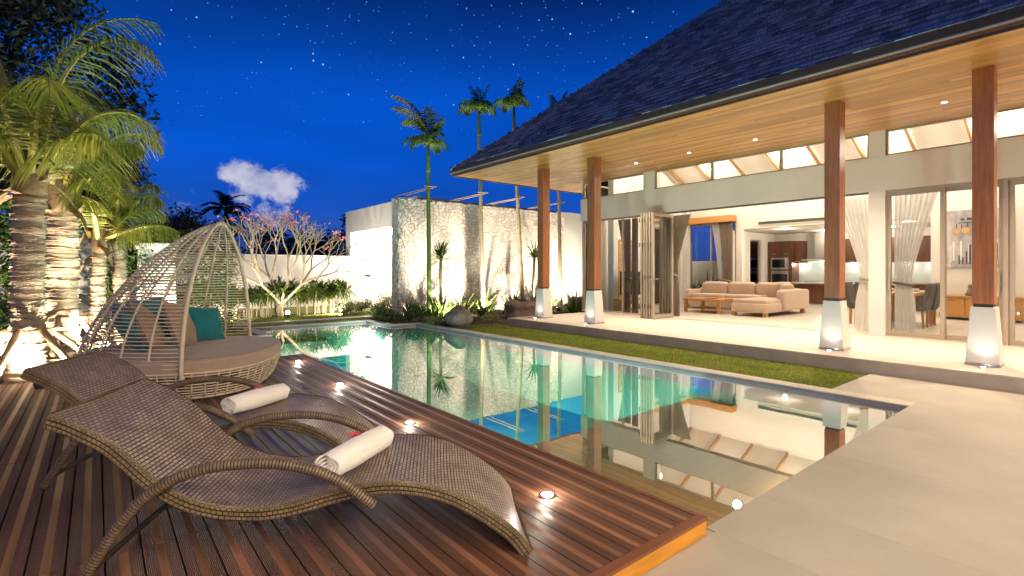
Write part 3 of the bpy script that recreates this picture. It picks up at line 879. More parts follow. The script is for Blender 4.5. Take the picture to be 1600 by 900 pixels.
b = MB(); b.box(EX - .050, EX - .0125, YA, EY + .045, 4.130, 4.243); b.build('eave_dark_strip', 'fascia', V)  # added dark strip hiding shingle butts that catch the wing's light
b = MB(); b.box(EX - .030, EX - .013, YA, EY + .03, 4.056, 4.094); b.build('gutter_lip', 'deck_trim', V)
cs, sn = 1 / math.hypot(1, SL), SL / math.hypot(1, SL)
EXPO, TH = .20, .05
cand = []
rows = int((RX - EX) / cs / EXPO)
rng = random.Random(3)
for r in range(rows):
    s0 = r * EXPO
    hx = s0 * cs
    ymax = EY - hx + .03
    y = -2.4 + (r % 2) * .11 + rng.uniform(-.03, .03)
    while y < ymax:
        w = rng.uniform(.17, .27)
        y1 = min(y + w - .008, ymax)
        if y1 - y > .03: cand.append((r, y, y1, rng.uniform(-.006, .008), rng.uniform(-.012, .012)))
        y += w


def shingle_pts(r, y0, y1, lift, slip):
    s0 = r * EXPO + (.035 if r == 0 else -.03 + slip); s1 = s0 + EXPO * 1.25
    P = []
    for (s, zz) in ((s0, .050 + lift), (s1, .004)):
        for (yy, hh) in ((y0, 0), (y1, 0), (y1, TH), (y0, TH)):
            n = zz + hh
            P.append((EX + s * cs - n * sn, yy, EZ + s * sn + n * cs))
    return P


def size_in_view(c):
    r, y0, y1, _, _ = c
    p = Vector((EX + r * EXPO * cs, (y0 + y1) / 2, EZ + r * EXPO * sn - 1.35))
    dep = p.dot(FW); u = 800 + 796 * p.dot(RT) / dep; v = 422 - 796 * p.z / dep
    if dep < 1 or u > 1605 or v < -5: return 0
    return (y1 - y0) / dep ** 2


order = sorted(range(len(cand)), key=lambda i: -size_in_view(cand[i]))
near = set(order[:300])
rest = MB()
for i, c in enumerate(cand):
    P = shingle_pts(*c)
    if i in near:
        q = MB(); o0 = P[0]; q.hexa([(p[0] - o0[0], p[1] - o0[1], p[2] - o0[2]) for p in P])
        link('shingle', q.mesh('shingle', 'shingle_one'), roof, loc=local(roof, o0))
    else:
        rest.hexa(P)
# hip side rows and hip caps
for r in range(rows):
    s0 = r * EXPO; hx = s0 * cs
    x = EX + hx
    xm = 2 * RX - EX - hx
    while x < xm:
        w = rng.uniform(.3, .5); x1 = min(x + w - .008, xm)
        P = []
        for (s, zz) in ((s0 - .03, .03), (s0 + EXPO * 1.2, .004)):
            for (xx, hh) in ((x, 0), (x1, 0), (x1, TH), (x, TH)):
                n = zz + hh; P.append((xx, EY - s * cs + n * sn, EZ + s * sn + n * cs))
        rest.hexa(P); x += w
for k in range(60):
    t = k * .118
    a = Vector((EX + t - .03, EY - t + .03, EZ + t * SL + .045)); c2 = a + Vector((.17, -.17, .17 * SL - .02))
    rest.bar(a, c2, .17, .035)
rest.build('shingles', 'shingle', roof, kind='stuff')
# finial at the eave corner
b = MB(); b.tube([(EX + .02, EY - .02, EZ + .03), (EX - .02, EY + .03, EZ + .12), (EX - .07, EY + .07, EZ + .15)], [.03, .022, .01], 6); b.build('corner_finial', 'fascia', roof)

# interior lamps in the vault and kitchen
for (x, y, z, pw) in ((13.4, 9.3, 4.78, 75), (13.4, 6.8, 4.78, 85), (13.4, 4.3, 4.78, 85), (13.4, 2.0, 4.78, 85), (13.4, .2, 4.78, 60), (15.9, 9.0, 4.75, 75), (15.9, 6.6, 4.75, 85), (15.9, 4.2, 4.75, 85), (15.9, 2.0, 4.75, 75), (15.9, .2, 4.75, 50)):
    b = MB(); b.lathe([(.05, 0), (.048, -.02)], (x, y, z), 14); dl = b.build('ceiling_lamp', 'lamp', V)
    b = MB(); b.lathe([(.07, .12), (.07, -.022), (.052, -.022), (.052, 0)], (x, y, z), 16, cap=False); b.build('rim', 'white_gloss', dl)
    lamp('POINT', (x, y, z - .12), pw * K_ROOM, dl, SOFTW, .1)
for (x, y) in ((18.3, 7.6), (18.3, 5.8), (18.3, 4.2), (20.1, 7.0), (20.1, 5.0)):
    b = MB(); b.lathe([(.05, 0), (.048, -.012)], (x, y, 2.762), 14); dl = b.build('downlight', 'lamp', V)
    b = MB(); b.lathe([(.068, 0), (.066, -.014), (.052, -.014), (.052, 0)], (x, y, 2.762), 16, cap=False); b.build('rim', 'white_gloss', dl)
    lamp('POINT', (x, y, 2.68), 26 * K_ROOM, dl, SOFTW, .06)


# ================================================================== PAVILION with the stone-clad wall
pvn = thing('garden_pavilion', 'white garden pavilion with a tall stone clad wall', 'building', (10, 15.3, GZ))


def clip(poly, n, d):
    out = []
    for i in range(len(poly)):
        a, b = poly[i], poly[(i + 1) % len(poly)]
        da, db = a[0] * n[0] + a[1] * n[1] - d, b[0] * n[0] + b[1] * n[1] - d
        if da <= 0: out.append(a)
        if (da < 0 < db) or (db < 0 < da):
            t = da / (da - db); out.append((a[0] + (b[0] - a[0]) * t, a[1] + (b[1] - a[1]) * t))
    return out


def stones(mb, W, H, size, place, gap=.009, seed=1):
    """irregular crazy-paving stones over a W x H face: each a polygon standing proud of its joint"""
    rg = random.Random(seed)
    nx, ny = max(1, round(W / size)), max(1, round(H / size))
    P = {}
    for i in range(-2, nx + 2):
        for j in range(-2, ny + 2):
            P[i, j] = ((i + .5 + rg.uniform(-.46, .46)) * W / nx, (j + .5 + rg.uniform(-.46, .46)) * H / ny)
    for i in range(nx):
        for j in range(ny):
            p = P[i, j]
            poly = [(0, 0), (W, 0), (W, H), (0, H)]
            for di in (-2, -1, 0, 1, 2):
                for dj in (-2, -1, 0, 1, 2):
                    if (di or dj) and (i + di, j + dj) in P:
                        q = P[i + di, j + dj]
                        n = (q[0] - p[0], q[1] - p[1]); l = math.hypot(*n)
                        n = (n[0] / l, n[1] / l)
                        d = n[0] * (p[0] + q[0]) / 2 + n[1] * (p[1] + q[1]) / 2 - gap * rg.uniform(.35, .9)
                        poly = clip(poly, n, d)
                        if len(poly) < 3: break
                if len(poly) < 3: break
            if len(poly) < 3: continue
            hgt = rg.uniform(.012, .030)
            c = (sum(a for a, _ in poly) / len(poly), sum(b for _, b in poly) / len(poly))
            tx, ty = rg.uniform(-.06, .06), rg.uniform(-.06, .06)
            base = len(mb.v); n = len(poly)
            for (a, b) in poly: mb.v.append(place(a, b, 0))
            for (a, b) in poly:
                a2, b2 = c[0] + (a - c[0]) * .9, c[1] + (b - c[1]) * .9
                mb.v.append(place(a2, b2, max(.008, hgt + (a2 - c[0]) * tx + (b2 - c[1]) * ty)))
            for k in range(n):
                k2 = (k + 1) % n
                mb.f.append((base + k, base + k2, base + n + k2, base + n + k)); mb.m.append(0)
            mb.f.append(tuple(base + n + k for k in range(n))); mb.m.append(0)


SX0, SX1, SY, STOP = 7.46, 14.9, 14.92, 3.68
sw = part('stone_wall', 'mortar', [(SX0, SX1, SY, SY + .38, GZ, STOP)], pvn)
b = MB()
stones(b, SX1 - SX0, STOP - GZ, .118, lambda a, h, n: (SX0 + a, SY - n, GZ + h), seed=4)
stones(b, .38, STOP - GZ, .15, lambda a, h, n: (SX0 - n, SY + .38 - a, GZ + h), seed=5)
stones(b, SX1 - SX0, .38, .16, lambda a, h, n: (SX0 + a, SY + h, STOP + n * .5), seed=6)
b.build('stone', 'stone', sw, kind='stuff')
# white block with a lit porch recess facing the pool
BX = 8.40
part('fascia_wall', 'plaster', [(BX, BX + .3, 15.32, 21.7, 2.95, 3.86)], pvn)
part('porch_wall', 'plaster', [(BX + .004, BX + .3, 21.2, 21.7, GZ, 2.948), (BX + 1.5, BX + 1.7, 15.32, 21.2, GZ, 3.84), (BX + .304, BX + 1.498, 15.32, 15.5, GZ, 3.84), (BX + .304, BX + 1.498, 21.2, 21.4, GZ, 3.84)], pvn)
part('porch_ceiling', 'plaster', [(BX + .304, BX + 1.498, 15.502, 21.198, 2.96, 3.0)], pvn)
part('roof_slab', 'plaster', [(BX + .302, 15.5, 15.502, 21.6, 3.70, 3.842)], pvn)
part('porch_floor', 'terrace', [(BX, BX + 1.498, 15.33, 21.2, GZ, -.06)], pvn)
dr = part('door_frame', 'plaster', [(BX + 1.44, BX + 1.498, 15.75, 15.85, -.06, 2.5), (BX + 1.44, BX + 1.498, 17.0, 17.1, -.06, 2.5), (BX + 1.44, BX + 1.498, 15.85, 17.0, 2.4, 2.5)], pvn)
b = MB(); b.box(BX + 1.47, BX + 1.49, 15.85, 17.0, -.06, 2.4); b.build('door', 'white_gloss', dr)
for y in (16.6, 18.6, 20.4):
    b = MB(); b.lathe([(.05, 0), (.048, -.012)], (BX + .8, y, 2.958), 14); dl = b.build('downlight', 'lamp', pvn)
    lamp('POINT', (BX + .75, y, 2.75), 130 * K_PORCH, dl, (1, .90, .76), .06)
# wing behind the terrace end: white wall with a lit doorway
part('wing_wall', 'plaster', [(14.905, 16.6, 15.32, 15.5, GZ, 3.80), (17.9, 22, 15.32, 15.5, GZ, 3.80), (16.6, 17.9, 15.32, 15.5, 2.55, 3.80), (16.3, 18.2, 17.0, 17.2, GZ, 3.2)], pvn)
wd = part('door_frame', 'white_gloss', [(16.6, 16.7, 15.28, 15.40, GZ, 2.55), (17.8, 17.9, 15.28, 15.40, GZ, 2.55), (16.7, 17.8, 15.28, 15.40, 2.45, 2.55)], pvn)
b = MB(); b.box(17.25, 17.3, 15.55, 16.5, GZ, 2.4); b.build('door', 'oak', wd)
b = MB(); b.lathe([(.05, 0), (.048, -.012)], (17.2, 16.3, 2.9), 12); dl = b.build('downlight', 'lamp', pvn)
lamp('POINT', (17.2, 16.3, 2.7), 60 * K_PORCH * 3, dl, SOFTW, .06)

# ================================================================== BOUNDARY WALLS
def wall(name, label, boxes, loc, cap=None):
    t = thing(name, label, 'garden wall', loc, kind='thing')
    b = MB()
    for q in boxes: b.box(*q)
    b.build('wall', 'wall_far', t)
    if cap:
        b = MB()
        for q in cap: b.box(*q)
        b.build('coping', 'plaster', t)
    return t


wall('boundary_wall', 'long low boundary wall behind the strap leaved hedge', [(-4, 8.38, 21.2, 21.4, GZ, 1.90)], (3, 21.3, GZ), [(-4.02, 8.38, 21.17, 21.43, 1.902, 1.95)])
wall('boundary_wall', 'taller white garden wall behind the climbing plants at the left', [(-6, .9, 13.55, 13.75, GZ, 2.10)], (-2, 13.65, GZ), [(-6, .92, 13.52, 13.78, 2.102, 2.16)])
wall('boundary_wall', 'garden wall seen through the back window of the living room', [(20.9, 21.1, 9.6, 16, GZ, 1.75)], (21, 12, GZ))
pl = thing('wall_pillar', 'stepped white masonry pillar behind the daybed', 'pillar', (1.05, 13.2, GZ))
b = MB(); b.hexa([(.62, 12.95, GZ), (1.35, 12.95, GZ), (1.35, 13.5, GZ), (.62, 13.5, GZ), (.66, 12.98, 1.78), (1.31, 12.98, 1.78), (1.31, 13.5, 1.78), (.66, 13.5, 1.78)]); b.build('shaft', 'plaster', pl, bevel=.02)
b = MB(); b.box(.60, 1.37, 12.9, 13.52, 1.782, 1.92); b.build('cap', 'plaster', pl, bevel=.02)
b = MB(); b.tube([(.98, 12.93, 1.60), (.98, 12.88, 1.60)], .05, 10); b.build('wall_lamp', 'steel', pl)

# ================================================================== FURNITURE: wave loungers
AX = Vector((.8603, -.5101, 0))               # head -> foot
WD = Vector((.5101, .8603, 0))                # near side -> far side
PROF = [(2.05, .736), (1.99, .712), (1.931, .682), (1.828, .62), (1.757, .555), (1.663, .455), (1.597, .398), (1.511, .342), (1.42, .305), (1.348, .288), (1.24, .275), (1.136, .280), (1.03, .302), (.923, .33), (.803, .355), (.70, .366), (.596, .362), (.483, .342), (.368, .302), (.251, .236), (.133, .150), (.062, .085), (.0, .0)]


def smooth_curve(P, n):
    P = [Vector((a, b, 0)) for a, b in P]
    out = []
    for i in range(len(P) - 1):
        p0, p1, p2, p3 = P[max(i - 1, 0)], P[i], P[i + 1], P[min(i + 2, len(P) - 1)]
        for k in range(n):
            t = k / n
            out.append(.5 * ((2 * p1) + (-p0 + p2) * t + (2 * p0 - 5 * p1 + 4 * p2 - p3) * t * t + (-p0 + 3 * p1 - 3 * p2 + p3) * t ** 3))
    out.append(P[-1])
    return [(a.x, a.y) for a in out]


def make_lounger(label):
    W, T = .70, .062
    t = thing('sun_lounger', label, 'sun lounger', (0, 0, 0), group='wave shaped wicker sun loungers on the deck', world=False)
    C = smooth_curve(PROF, 4)
    n = len(C)
    acc = [0]
    for i in range(1, n): acc.append(acc[-1] + math.hypot(C[i][0] - C[i - 1][0], C[i][1] - C[i - 1][1]))
    nor = []
    for i in range(n):
        a, c = C[max(i - 1, 0)], C[min(i + 1, n - 1)]
        dx, dz = c[0] - a[0], c[1] - a[1]; l = math.hypot(dx, dz)
        # path runs head->foot with s falling; upward normal
        nx, nz = dz / l, -dx / l
        if nz < 0: nx, nz = -nx, -nz
        nor.append((nx, nz))
    top, side = MB(), MB()

    def pt(i, w, d, waist=True):
        s, z = C[i]
        k = acc[i] / acc[-1]
        ins = .045 * math.exp(-((k - .47) / .20) ** 2) * waist       # slight waist at the seat
        w2 = ins + (W - 2 * ins) * w
        sag = -.012 * (1 - (2 * w - 1) ** 2)
        q = Vector((-(s + nor[i][0] * (d + sag * (d == 0))), 0, z + nor[i][1] * (d + sag * (d == 0))))
        return (q.x, w2, q.z)
    NW = 10
    for i in range(n - 1):
        for j in range(NW):
            a, b2 = j / NW, (j + 1) / NW
            top.uv[len(top.f)] = ((a * W, acc[i]), (a * W, acc[i + 1]), (b2 * W, acc[i + 1]), (b2 * W, acc[i]))
            top.quad(pt(i, a, 0), pt(i + 1, a, 0), pt(i + 1, b2, 0), pt(i, b2, 0))
        side.uv[len(side.f)] = ((0, 0), (W, 0), (W, .02), (0, .02))
        side.quad(pt(i, 0, -T), pt(i, 1, -T), pt(i + 1, 1, -T), pt(i + 1, 0, -T))
        for w in (0, 1):
            e = -.008 if w == 0 else .008
            prev = None
            for (dd, ee) in ((0.004, .25), (-.008, 1), (-T + .008, 1), (-T, .3)):
                pa, pb = list(pt(i, w, dd)), list(pt(i + 1, w, dd)); pa[1] += e * ee; pb[1] += e * ee
                if prev:
                    side.uv[len(side.f)] = ((acc[i], prev[2]), (acc[i + 1], prev[2]), (acc[i + 1], prev[2] + .03), (acc[i], prev[2] + .03))
                    side.quad(prev[0], prev[1], tuple(pb), tuple(pa))
                    prev = (tuple(pa), tuple(pb), prev[2] + .03)
                else: prev = (tuple(pa), tuple(pb), 0)
    for i in (0, n - 1):
        side.uv[len(side.f)] = ((0, 0), (W, 0), (W, T), (0, T))
        side.quad(pt(i, 0, 0.004), pt(i, 1, 0.004), pt(i, 1, -T), pt(i, 0, -T))
    top.build('seat', 'wicker', t, smooth=True, org=(0, 0, 0))
    side.build('edge_band', 'wicker_side', t, smooth=False, org=(0, 0, 0))
    arc = smooth_curve([(1.93, .02), (1.875, .105), (1.80, .225), (1.70, .350), (1.60, .425), (1.50, .468), (1.371, .492), (1.187, .494), (1.025, .462), (.887, .400), (.80, .335), (.735, .275)], 5)
    for y in (-.026, W + .026):
        b = MB(); b.tube([(-s, y, z) for s, z in arc], .0235, 12, uvv=.14)
        b.build('arm', 'wicker_wrap', t, smooth=True, org=(0, 0, 0))
    b = MB(); b.tube([(-1.875, -.02, .09), (-1.875, W + .02, .09)], .014, 8); b.build('stretcher', 'collar', t, org=(0, 0, 0))
    b = MB(); b.tube([(-.16, .05, .10), (-.16, W - .05, .10)], .016, 8); b.build('foot_rail', 'collar', t, org=(0, 0, 0))
    return t


rzL = math.atan2(AX.y, AX.x)
foot = RT * .098 + FW * 2.43
L1 = make_lounger('nearer brown wicker wave lounger in the foreground of the deck')
L1.location = (foot.x, foot.y, .012); L1.rotation_euler = (0, 0, rzL)
foot2 = foot + RT * -1.04 + FW * .98
L2 = dup(L1, (foot2.x, foot2.y, .012), rzL, 'farther brown wicker wave lounger beside the daybed')


def make_towel(label, lo, s, z):
    t = thing('rolled_towel', label, 'towel', lo, rzL, group='rolled white towels on the loungers', world=False)
    b = MB()
    # rolled cloth: spiral section extruded across the lounger
    turns, n = 3.6, 90
    Lh = .235
    outer, inner = [], []
    for i in range(n + 1):
        th = TAU * turns * i / n
        r = .012 + (.075 - .012) * (i / n)
        outer.append((math.cos(th) * r, math.sin(th) * r)); inner.append((math.cos(th) * (r - .0105), math.sin(th) * (r - .0105)))

    def pos(pt, k):
        # ends squash a little and the middle swells
        f = 1 + .05 * math.cos(k * math.pi) + .012 * math.sin(9 * k)
        a = math.atan2(pt[1], pt[0])
        wob = 1 + .018 * math.sin(3 * a + 5 * k) + .012 * math.sin(7 * a - 8 * k)
        return (pt[0] * f * wob * 1.04, k * Lh + .008 * math.sin(4 * a) * abs(k), .075 + pt[1] * f * wob * .97)
    KS = [-1, -.96, -.7, -.4, 0, .4, .7, .96, 1]
    for a, c in zip(KS[:-1], KS[1:]):
        for i in range(n):
            b.quad(pos(outer[i], a), pos(outer[i + 1], a), pos(outer[i + 1], c), pos(outer[i], c))
            b.quad(pos(inner[i + 1], a), pos(inner[i], a), pos(inner[i], c), pos(inner[i + 1], c))
    for k in (-1, 1):
        for i in range(n): b.quad(pos(outer[i], k), pos(outer[i + 1], k), pos(inner[i + 1], k), pos(inner[i], k))
    for a, c in zip(KS[:-1], KS[1:]): b.quad(pos(outer[n], a), pos(inner[n], a), pos(inner[n], c), pos(outer[n], c))
    o = b.build('roll', 'towel', t, smooth=True, org=(0, 0, 0))
    return t


def on_lounger(ft, s, w, z):
    p = ft - AX * s + WD * w
    return (p.x, p.y, z)


t1 = make_towel('white rolled towel on the nearer lounger', on_lounger(foot, .85, .30, .350), 0, 0)
t1.rotation_euler = (0, 0, rzL - R(27))
t2 = dup(t1, on_lounger(foot2, .84, .38, .350), rzL - R(30), 'white rolled towel on the farther lounger')


def flower(name, label, loc, size, rz, group):
    t = thing(name, label, 'flower', loc, rz, group=group, world=False)
    b = MB()
    for k in range(5):
        a = TAU * k / 5
        d = Vector((math.cos(a), math.sin(a), 0)); sd = Vector((-math.sin(a), math.cos(a), .35)).normalized()
        pts = [d * size * q + Vector((0, 0, size * zz)) for q, zz in ((.05, 0), (.35, .28), (.7, .45), (1, .42))]
        b.strip(pts, [size * .2, size * .5, size * .55, size * .12], sd)
    b.build('petal', 'petal', t, org=(0, 0, 0))
    b = MB(); b.lathe([(size * .12, 0), (size * .1, size * .18), (0.001, size * .24)], n=8); b.build('centre', 'orange', t, org=(0, 0, 0))
    return t


p = on_lounger(foot, .88, .36, .478); flower('frangipani_flower', 'pink flower on the towel of the nearer lounger', p, .045, .4, 'pink flowers laid on the towels')
p = on_lounger(foot2, .86, .42, .478); flower('frangipani_flower', 'red pink flower on the towel of the farther lounger', p, .045, 1.5, 'pink flowers laid on the towels')

# ================================================================== DAYBED: woven cocoon on a basket base
DC = RT * -3.78 + FW * 5.94
rzD = -YAW + R(9.5)
D = thing('wicker_daybed', 'cream wicker dome daybed with mattress beside the pool', 'daybed', (DC.x, DC.y, 0), rzD, world=False)
ORG[D.name] = (0, 0, 0)
XA, ZT, ZB = .36, 1.90, .34


def half_w(z):
    t = max(0, (z - ZB) / (ZT - ZB)); return .99 * max(0, 1 - t ** 1.9) ** .60


def back_x(z):
    t = max(0, (z - ZB) / (ZT - ZB)); return XA - (1.40) * max(0, 1 - t ** 1.45) ** .72


def base_r(z):
    return .86 + .14 * (min(1, max(0, (z - .04) / .30))) ** .6


def base_pt(ph, z):
    r = base_r(z)
    c, s2 = math.cos(ph), math.sin(ph)
    e = .74 if c > 0 else 1.0
    x = math.copysign(abs(c) ** e, c); y = math.copysign(abs(s2) ** (e if c > 0 else 1.0), s2)
    return Vector((x * r * (.95 if c > 0 else 1.04), y * r * .99, z))


def dome_pt(ph, z):
    """ph -90..90 across the back of the dome from one foot of the arch to the other"""
    w, bx = half_w(z), back_x(z)
    return Vector((XA - (XA - bx) * math.cos(ph), w * math.sin(ph), z))


b = MB(); arch = []
for i in range(61):
    u = -1 + 2 * i / 60
    z = ZT - (ZT - .32) * abs(u) ** 1.7
    arch.append(Vector((XA, math.copysign(half_w(max(z, ZB)), u) if z > ZB else math.copysign(.99, u), z)))
lo = [Vector((XA, -.985, .29)), Vector((XA + .03, -.96, .20))]
b.tube([lo[1], lo[0]] + arch + [Vector((XA, .985, .29)), Vector((XA + .03, .96, .20))], .021, 10)
b.build('arch_rim', 'rattan', D, smooth=True, org=(0, 0, 0))
for k in range(1, 14):
    ph = R(-90 + 180 * k / 14)
    pts = []
    for i in range(9): z = .05 + (ZB - .05) * i / 9; q = base_pt(math.pi + -ph if False else math.atan2(math.sin(ph) * .99, XA * 0 - math.cos(ph)), z); pts.append(q)
    for i in range(33):
        t = i / 32; z = ZB + (ZT - .01 - ZB) * (1 - (1 - t) ** 1.7); pts.append(dome_pt(ph, z))
    b = MB(); b.tube(pts, .0115, 6); b.build('rib', 'rattan', D, smooth=True, org=(0, 0, 0))
z = ZB + .03
while z < ZT - .03:
    pts = [dome_pt(R(-90 + 180 * i / 36), z) for i in range(37)]
    b = MB(); b.tube(pts, .0072, 5, cap=False); b.build('hoop', 'rattan', D, smooth=True, org=(0, 0, 0))
    z += .040 - .012 * (z - ZB) / (ZT - ZB)
for i in range(10):
    z = .045 + .030 * i
    pts = [base_pt(TAU * k / 72, z) for k in range(72)]
    b = MB(); b.tube(pts + [pts[0]], .0125 if i in (0, 9) else .0068, 6, cap=False); b.build('base_hoop', 'rattan', D, smooth=True, org=(0, 0, 0))
for k in range(44):
    ph = TAU * (k + .5) / 44
    if math.cos(ph) < -.05: continue
    b = MB(); b.tube([base_pt(ph, .05 + .27 * i / 6) * 1.004 for i in range(7)], .008, 6); b.build('base_rib', 'rattan', D, smooth=True, org=(0, 0, 0))
b = MB()
NR = 64
outl = [base_pt(TAU * k / NR, ZB) for k in range(NR)]
prof = [(.90, .285), (.985, .295), (1.0, .33), (1.0, .415), (.985, .445), (.95, .458), (.6, .466), (.2, .468)]
for i in range(len(prof) - 1):
    for k in range(NR):
        a, c = outl[k], outl[(k + 1) % NR]
        (r0, z0), (r1, z1) = prof[i], prof[i + 1]
        b.quad((a.x * r0, a.y * r0, z0), (c.x * r0, c.y * r0, z0), (c.x * r1, c.y * r1, z1), (a.x * r1, a.y * r1, z1))
b.poly([(a.x * .2, a.y * .2, .468) for a in outl]); b.poly([(a.x * .9, a.y * .9, .285) for a in outl[::-1]])
mt = b.build('mattress', 'mattress', D, smooth=True, org=(0, 0, 0))
b = MB(); b.tube([(a.x * .985, a.y * .985, .446) for a in outl] + [Vector((outl[0].x * .985, outl[0].y * .985, .446))], .006, 6, cap=False); b.build('piping', 'mattress', mt, smooth=True, org=(0, 0, 0))
b = MB(); b.lathe([(.03, .466), (.022, .476), (.001, .478)], (.25, 0, 0), 10); b.build('button', 'mattress', mt, org=(0, 0, 0))


def pillow(label, lx, ly, lz, size, rx, ry, rz2, mat, group):
    p = Vector((DC.x, DC.y, 0)) + RT * lx + FW * ly
    t = thing('cushion', label, 'cushion', (p.x, p.y, lz), 0, group=group, world=False)
    rot = Matrix.Rotation(rzD + rz2, 4, 'Z') @ Matrix.Rotation(ry, 4, 'Y') @ Matrix.Rotation(rx, 4, 'X')
    b = MB(); n = 18; w, h, th = size

    def sh(u, v, sgn):
        x, y = 2 * u - 1, 2 * v - 1
        prof = max(0, (1 - abs(x) ** 2.6)) ** .62 * max(0, (1 - abs(y) ** 2.6)) ** .62
        pinch = 1 - .075 * (1 - abs(x * y)) * (abs(x) ** 3 + abs(y) ** 3) / 2
        wr = .012 * math.sin(9 * x + 4 * y) * (1 - abs(x)) * abs(y) + .010 * math.sin(7 * y - 5 * x) * abs(x)
        return rot @ Vector((sgn * (th / 2 * prof + .004) + wr * prof ** .5, x * w / 2 * pinch, y * h / 2 * pinch))
    b.grid(lambda u, v: sh(u, v, 1), n, n); b.grid(lambda u, v: sh(v, u, -1), n, n)
    b.build('cover', mat, t, smooth=True, org=(0, 0, 0))
    rim = [sh(u, 0, 0) for u in np.linspace(0, 1, 13)] + [sh(1, v, 0) for v in np.linspace(0, 1, 13)[1:]] + [sh(u, 1, 0) for u in np.linspace(1, 0, 13)[1:]] + [sh(0, v, 0) for v in np.linspace(1, 0, 13)[1:]]
    b = MB(); b.tube(rim, .005, 5, cap=False); b.build('seam', mat, t, smooth=True, org=(0, 0, 0))
    return t


G1 = 'cushions on the wicker daybed'
pillow('large teal cushion at the near end of the daybed dome', -.40, -.34, .70, (.58, .58, .22), R(12), R(-28), R(28), 'teal_cloth', G1)
pillow('beige cushion leaning on the large teal one', -.27, -.28, .71, (.55, .56, .20), R(-16), R(-24), R(18), 'beige_cloth', G1)
pillow('beige cushion in the middle, nearer the teal cushion by the arch', -.10, .02, .72, (.52, .54, .19), R(-10), R(-22), R(6), 'beige_cloth', G1)
pillow('teal cushion lying at the back behind the beige ones', -.55, .28, .76, (.60, .56, .18), R(4), R(-34), R(-14), 'teal_cloth', G1)
pillow('square teal cushion standing under the far side of the arch', -.06, .46, .68, (.42, .42, .16), R(-5), R(-22), R(-30), 'teal_cloth', G1)


# ================================================================== INTERIOR
def leg_box(parent, mat, x0, x1, y0, y1, z0, z1, name='leg', bevel=.004):
    b = MB(); b.box(x0, x1, y0, y1, z0, z1); return b.build(name, mat, parent, bevel=bevel)


sf = thing('corner_sofa', 'beige fabric corner sofa with a long chaise', 'sofa', (15.6, 7.6, .1))
def blk(name, c, s, e=.16, mat='sofa', parent=sf, rot=None, nu=28, nv=14):
    b = MB(); b.super(c, s, e, nu=nu, nv=nv, rot=rot); return b.build(name, mat, parent, smooth=True)
blk('base', (15.75, 7.85, .33), (1.15, 3.3, .26))
blk('base', (14.45, 6.62, .33), (1.70, 1.02, .26))
blk('seat_cushion', (15.55, 8.70, .50), (.85, 1.15, .18), .22)
blk('seat_cushion', (15.55, 7.60, .50), (.85, 1.0, .18), .22)
blk('seat_cushion', (14.55, 6.64, .48), (1.75, .98, .15), .2)
blk('backrest', (16.22, 7.85, .52), (.28, 3.3, .58), .2)
blk('armrest', (15.75, 9.42, .46), (1.1, .22, .52), .22)
blk('armrest', (15.35, 6.16, .52), (1.7, .24, .56), .2)
tiltB = Matrix.Rotation(R(-14), 4, 'Y')
for y in (8.85, 7.95, 7.05): blk('back_cushion', (15.98, y, .74), (.24, .88, .46), .35, rot=tiltB)
for (x, y) in ((13.72, 6.2), (13.72, 7.05), (16.1, 6.2), (15.2, 9.4), (16.1, 9.4)): leg_box(sf, 'oak', x - .06, x + .06, y - .05, y + .05, .1, .21)
for lab, c, rz in (('beige scatter cushion leaning in the corner of the sofa', (15.6, 6.45, .76), 70), ('small beige scatter cushion at the back of the sofa', (15.82, 6.62, .80), 30)):
    t = thing('scatter_cushion', lab, 'cushion', c, 0, group='scatter cushions on the sofa')
    b = MB(); b.super(c, (.16, .44, .40), .5, nu=24, nv=14, rot=Matrix.Rotation(R(rz), 4, 'Z') @ Matrix.Rotation(R(-20), 4, 'Y')); b.build('cover', 'sofa', t, smooth=True)

ct = thing('coffee_table', 'low oak coffee table in front of the corner sofa', 'table', (14.2, 8.0, .1))
b = MB(); b.box(13.68, 14.75, 7.45, 8.62, .44, .51); b.build('tabletop', 'oak', ct, bevel=.006)
b = MB(); b.box(13.78, 14.65, 7.55, 8.52, .20, .23); b.build('shelf', 'oak', ct, bevel=.004)
for x in (13.70, 14.65):
    for y in (7.47, 8.52): leg_box(ct, 'oak', x, x + .08, y, y + .08, .1, .44)
bk = thing('magazine', 'open magazine lying on the coffee table', 'magazine', (14.1, 7.95, .51))
b = MB(); b.box(13.98, 14.22, 7.80, 8.12, .512, .524); b.build('pages', 'grey_cloth', bk)

tc = thing('media_console', 'low oak media console below the television', 'console', (13.0, 9.9, .1))
b = MB(); b.box(12.35, 13.75, 9.75, 10.2, .42, .47); b.build('top', 'oak', tc, bevel=.004)
b = MB(); b.box(12.40, 13.70, 9.78, 10.18, .14, .19); b.build('bottom_shelf', 'oak', tc)
for x in (12.36, 13.0, 13.68): leg_box(tc, 'oak', x, x + .06, 9.77, 10.18, .1, .42, 'side_panel')
for lab, x in (('white box in the left bay of the media console', 12.55), ('white box in the right bay of the media console', 13.25)):
    t = thing('media_box', lab, 'box', (x, 9.95, .19)); b = MB(); b.box(x, x + .3, 9.82, 10.1, .192, .30); b.build('case', 'cer', t, bevel=.01)
tv = thing('television', 'black flat television on the oak console', 'television', (13.0, 9.95, .47))
b = MB(); b.box(12.40, 13.65, 9.93, 9.98, .58, 1.30); b.build('casing', 'screen', tv, bevel=.005)
b = MB(); b.box(12.43, 13.62, 9.924, 9.929, .61, 1.27); b.build('screen', 'screen', tv)
b = MB(); b.box(12.98, 13.06, 9.93, 9.98, .472, .58); b.box(12.8, 13.25, 9.86, 10.05, .471, .485); b.build('stand', 'steel', tv)

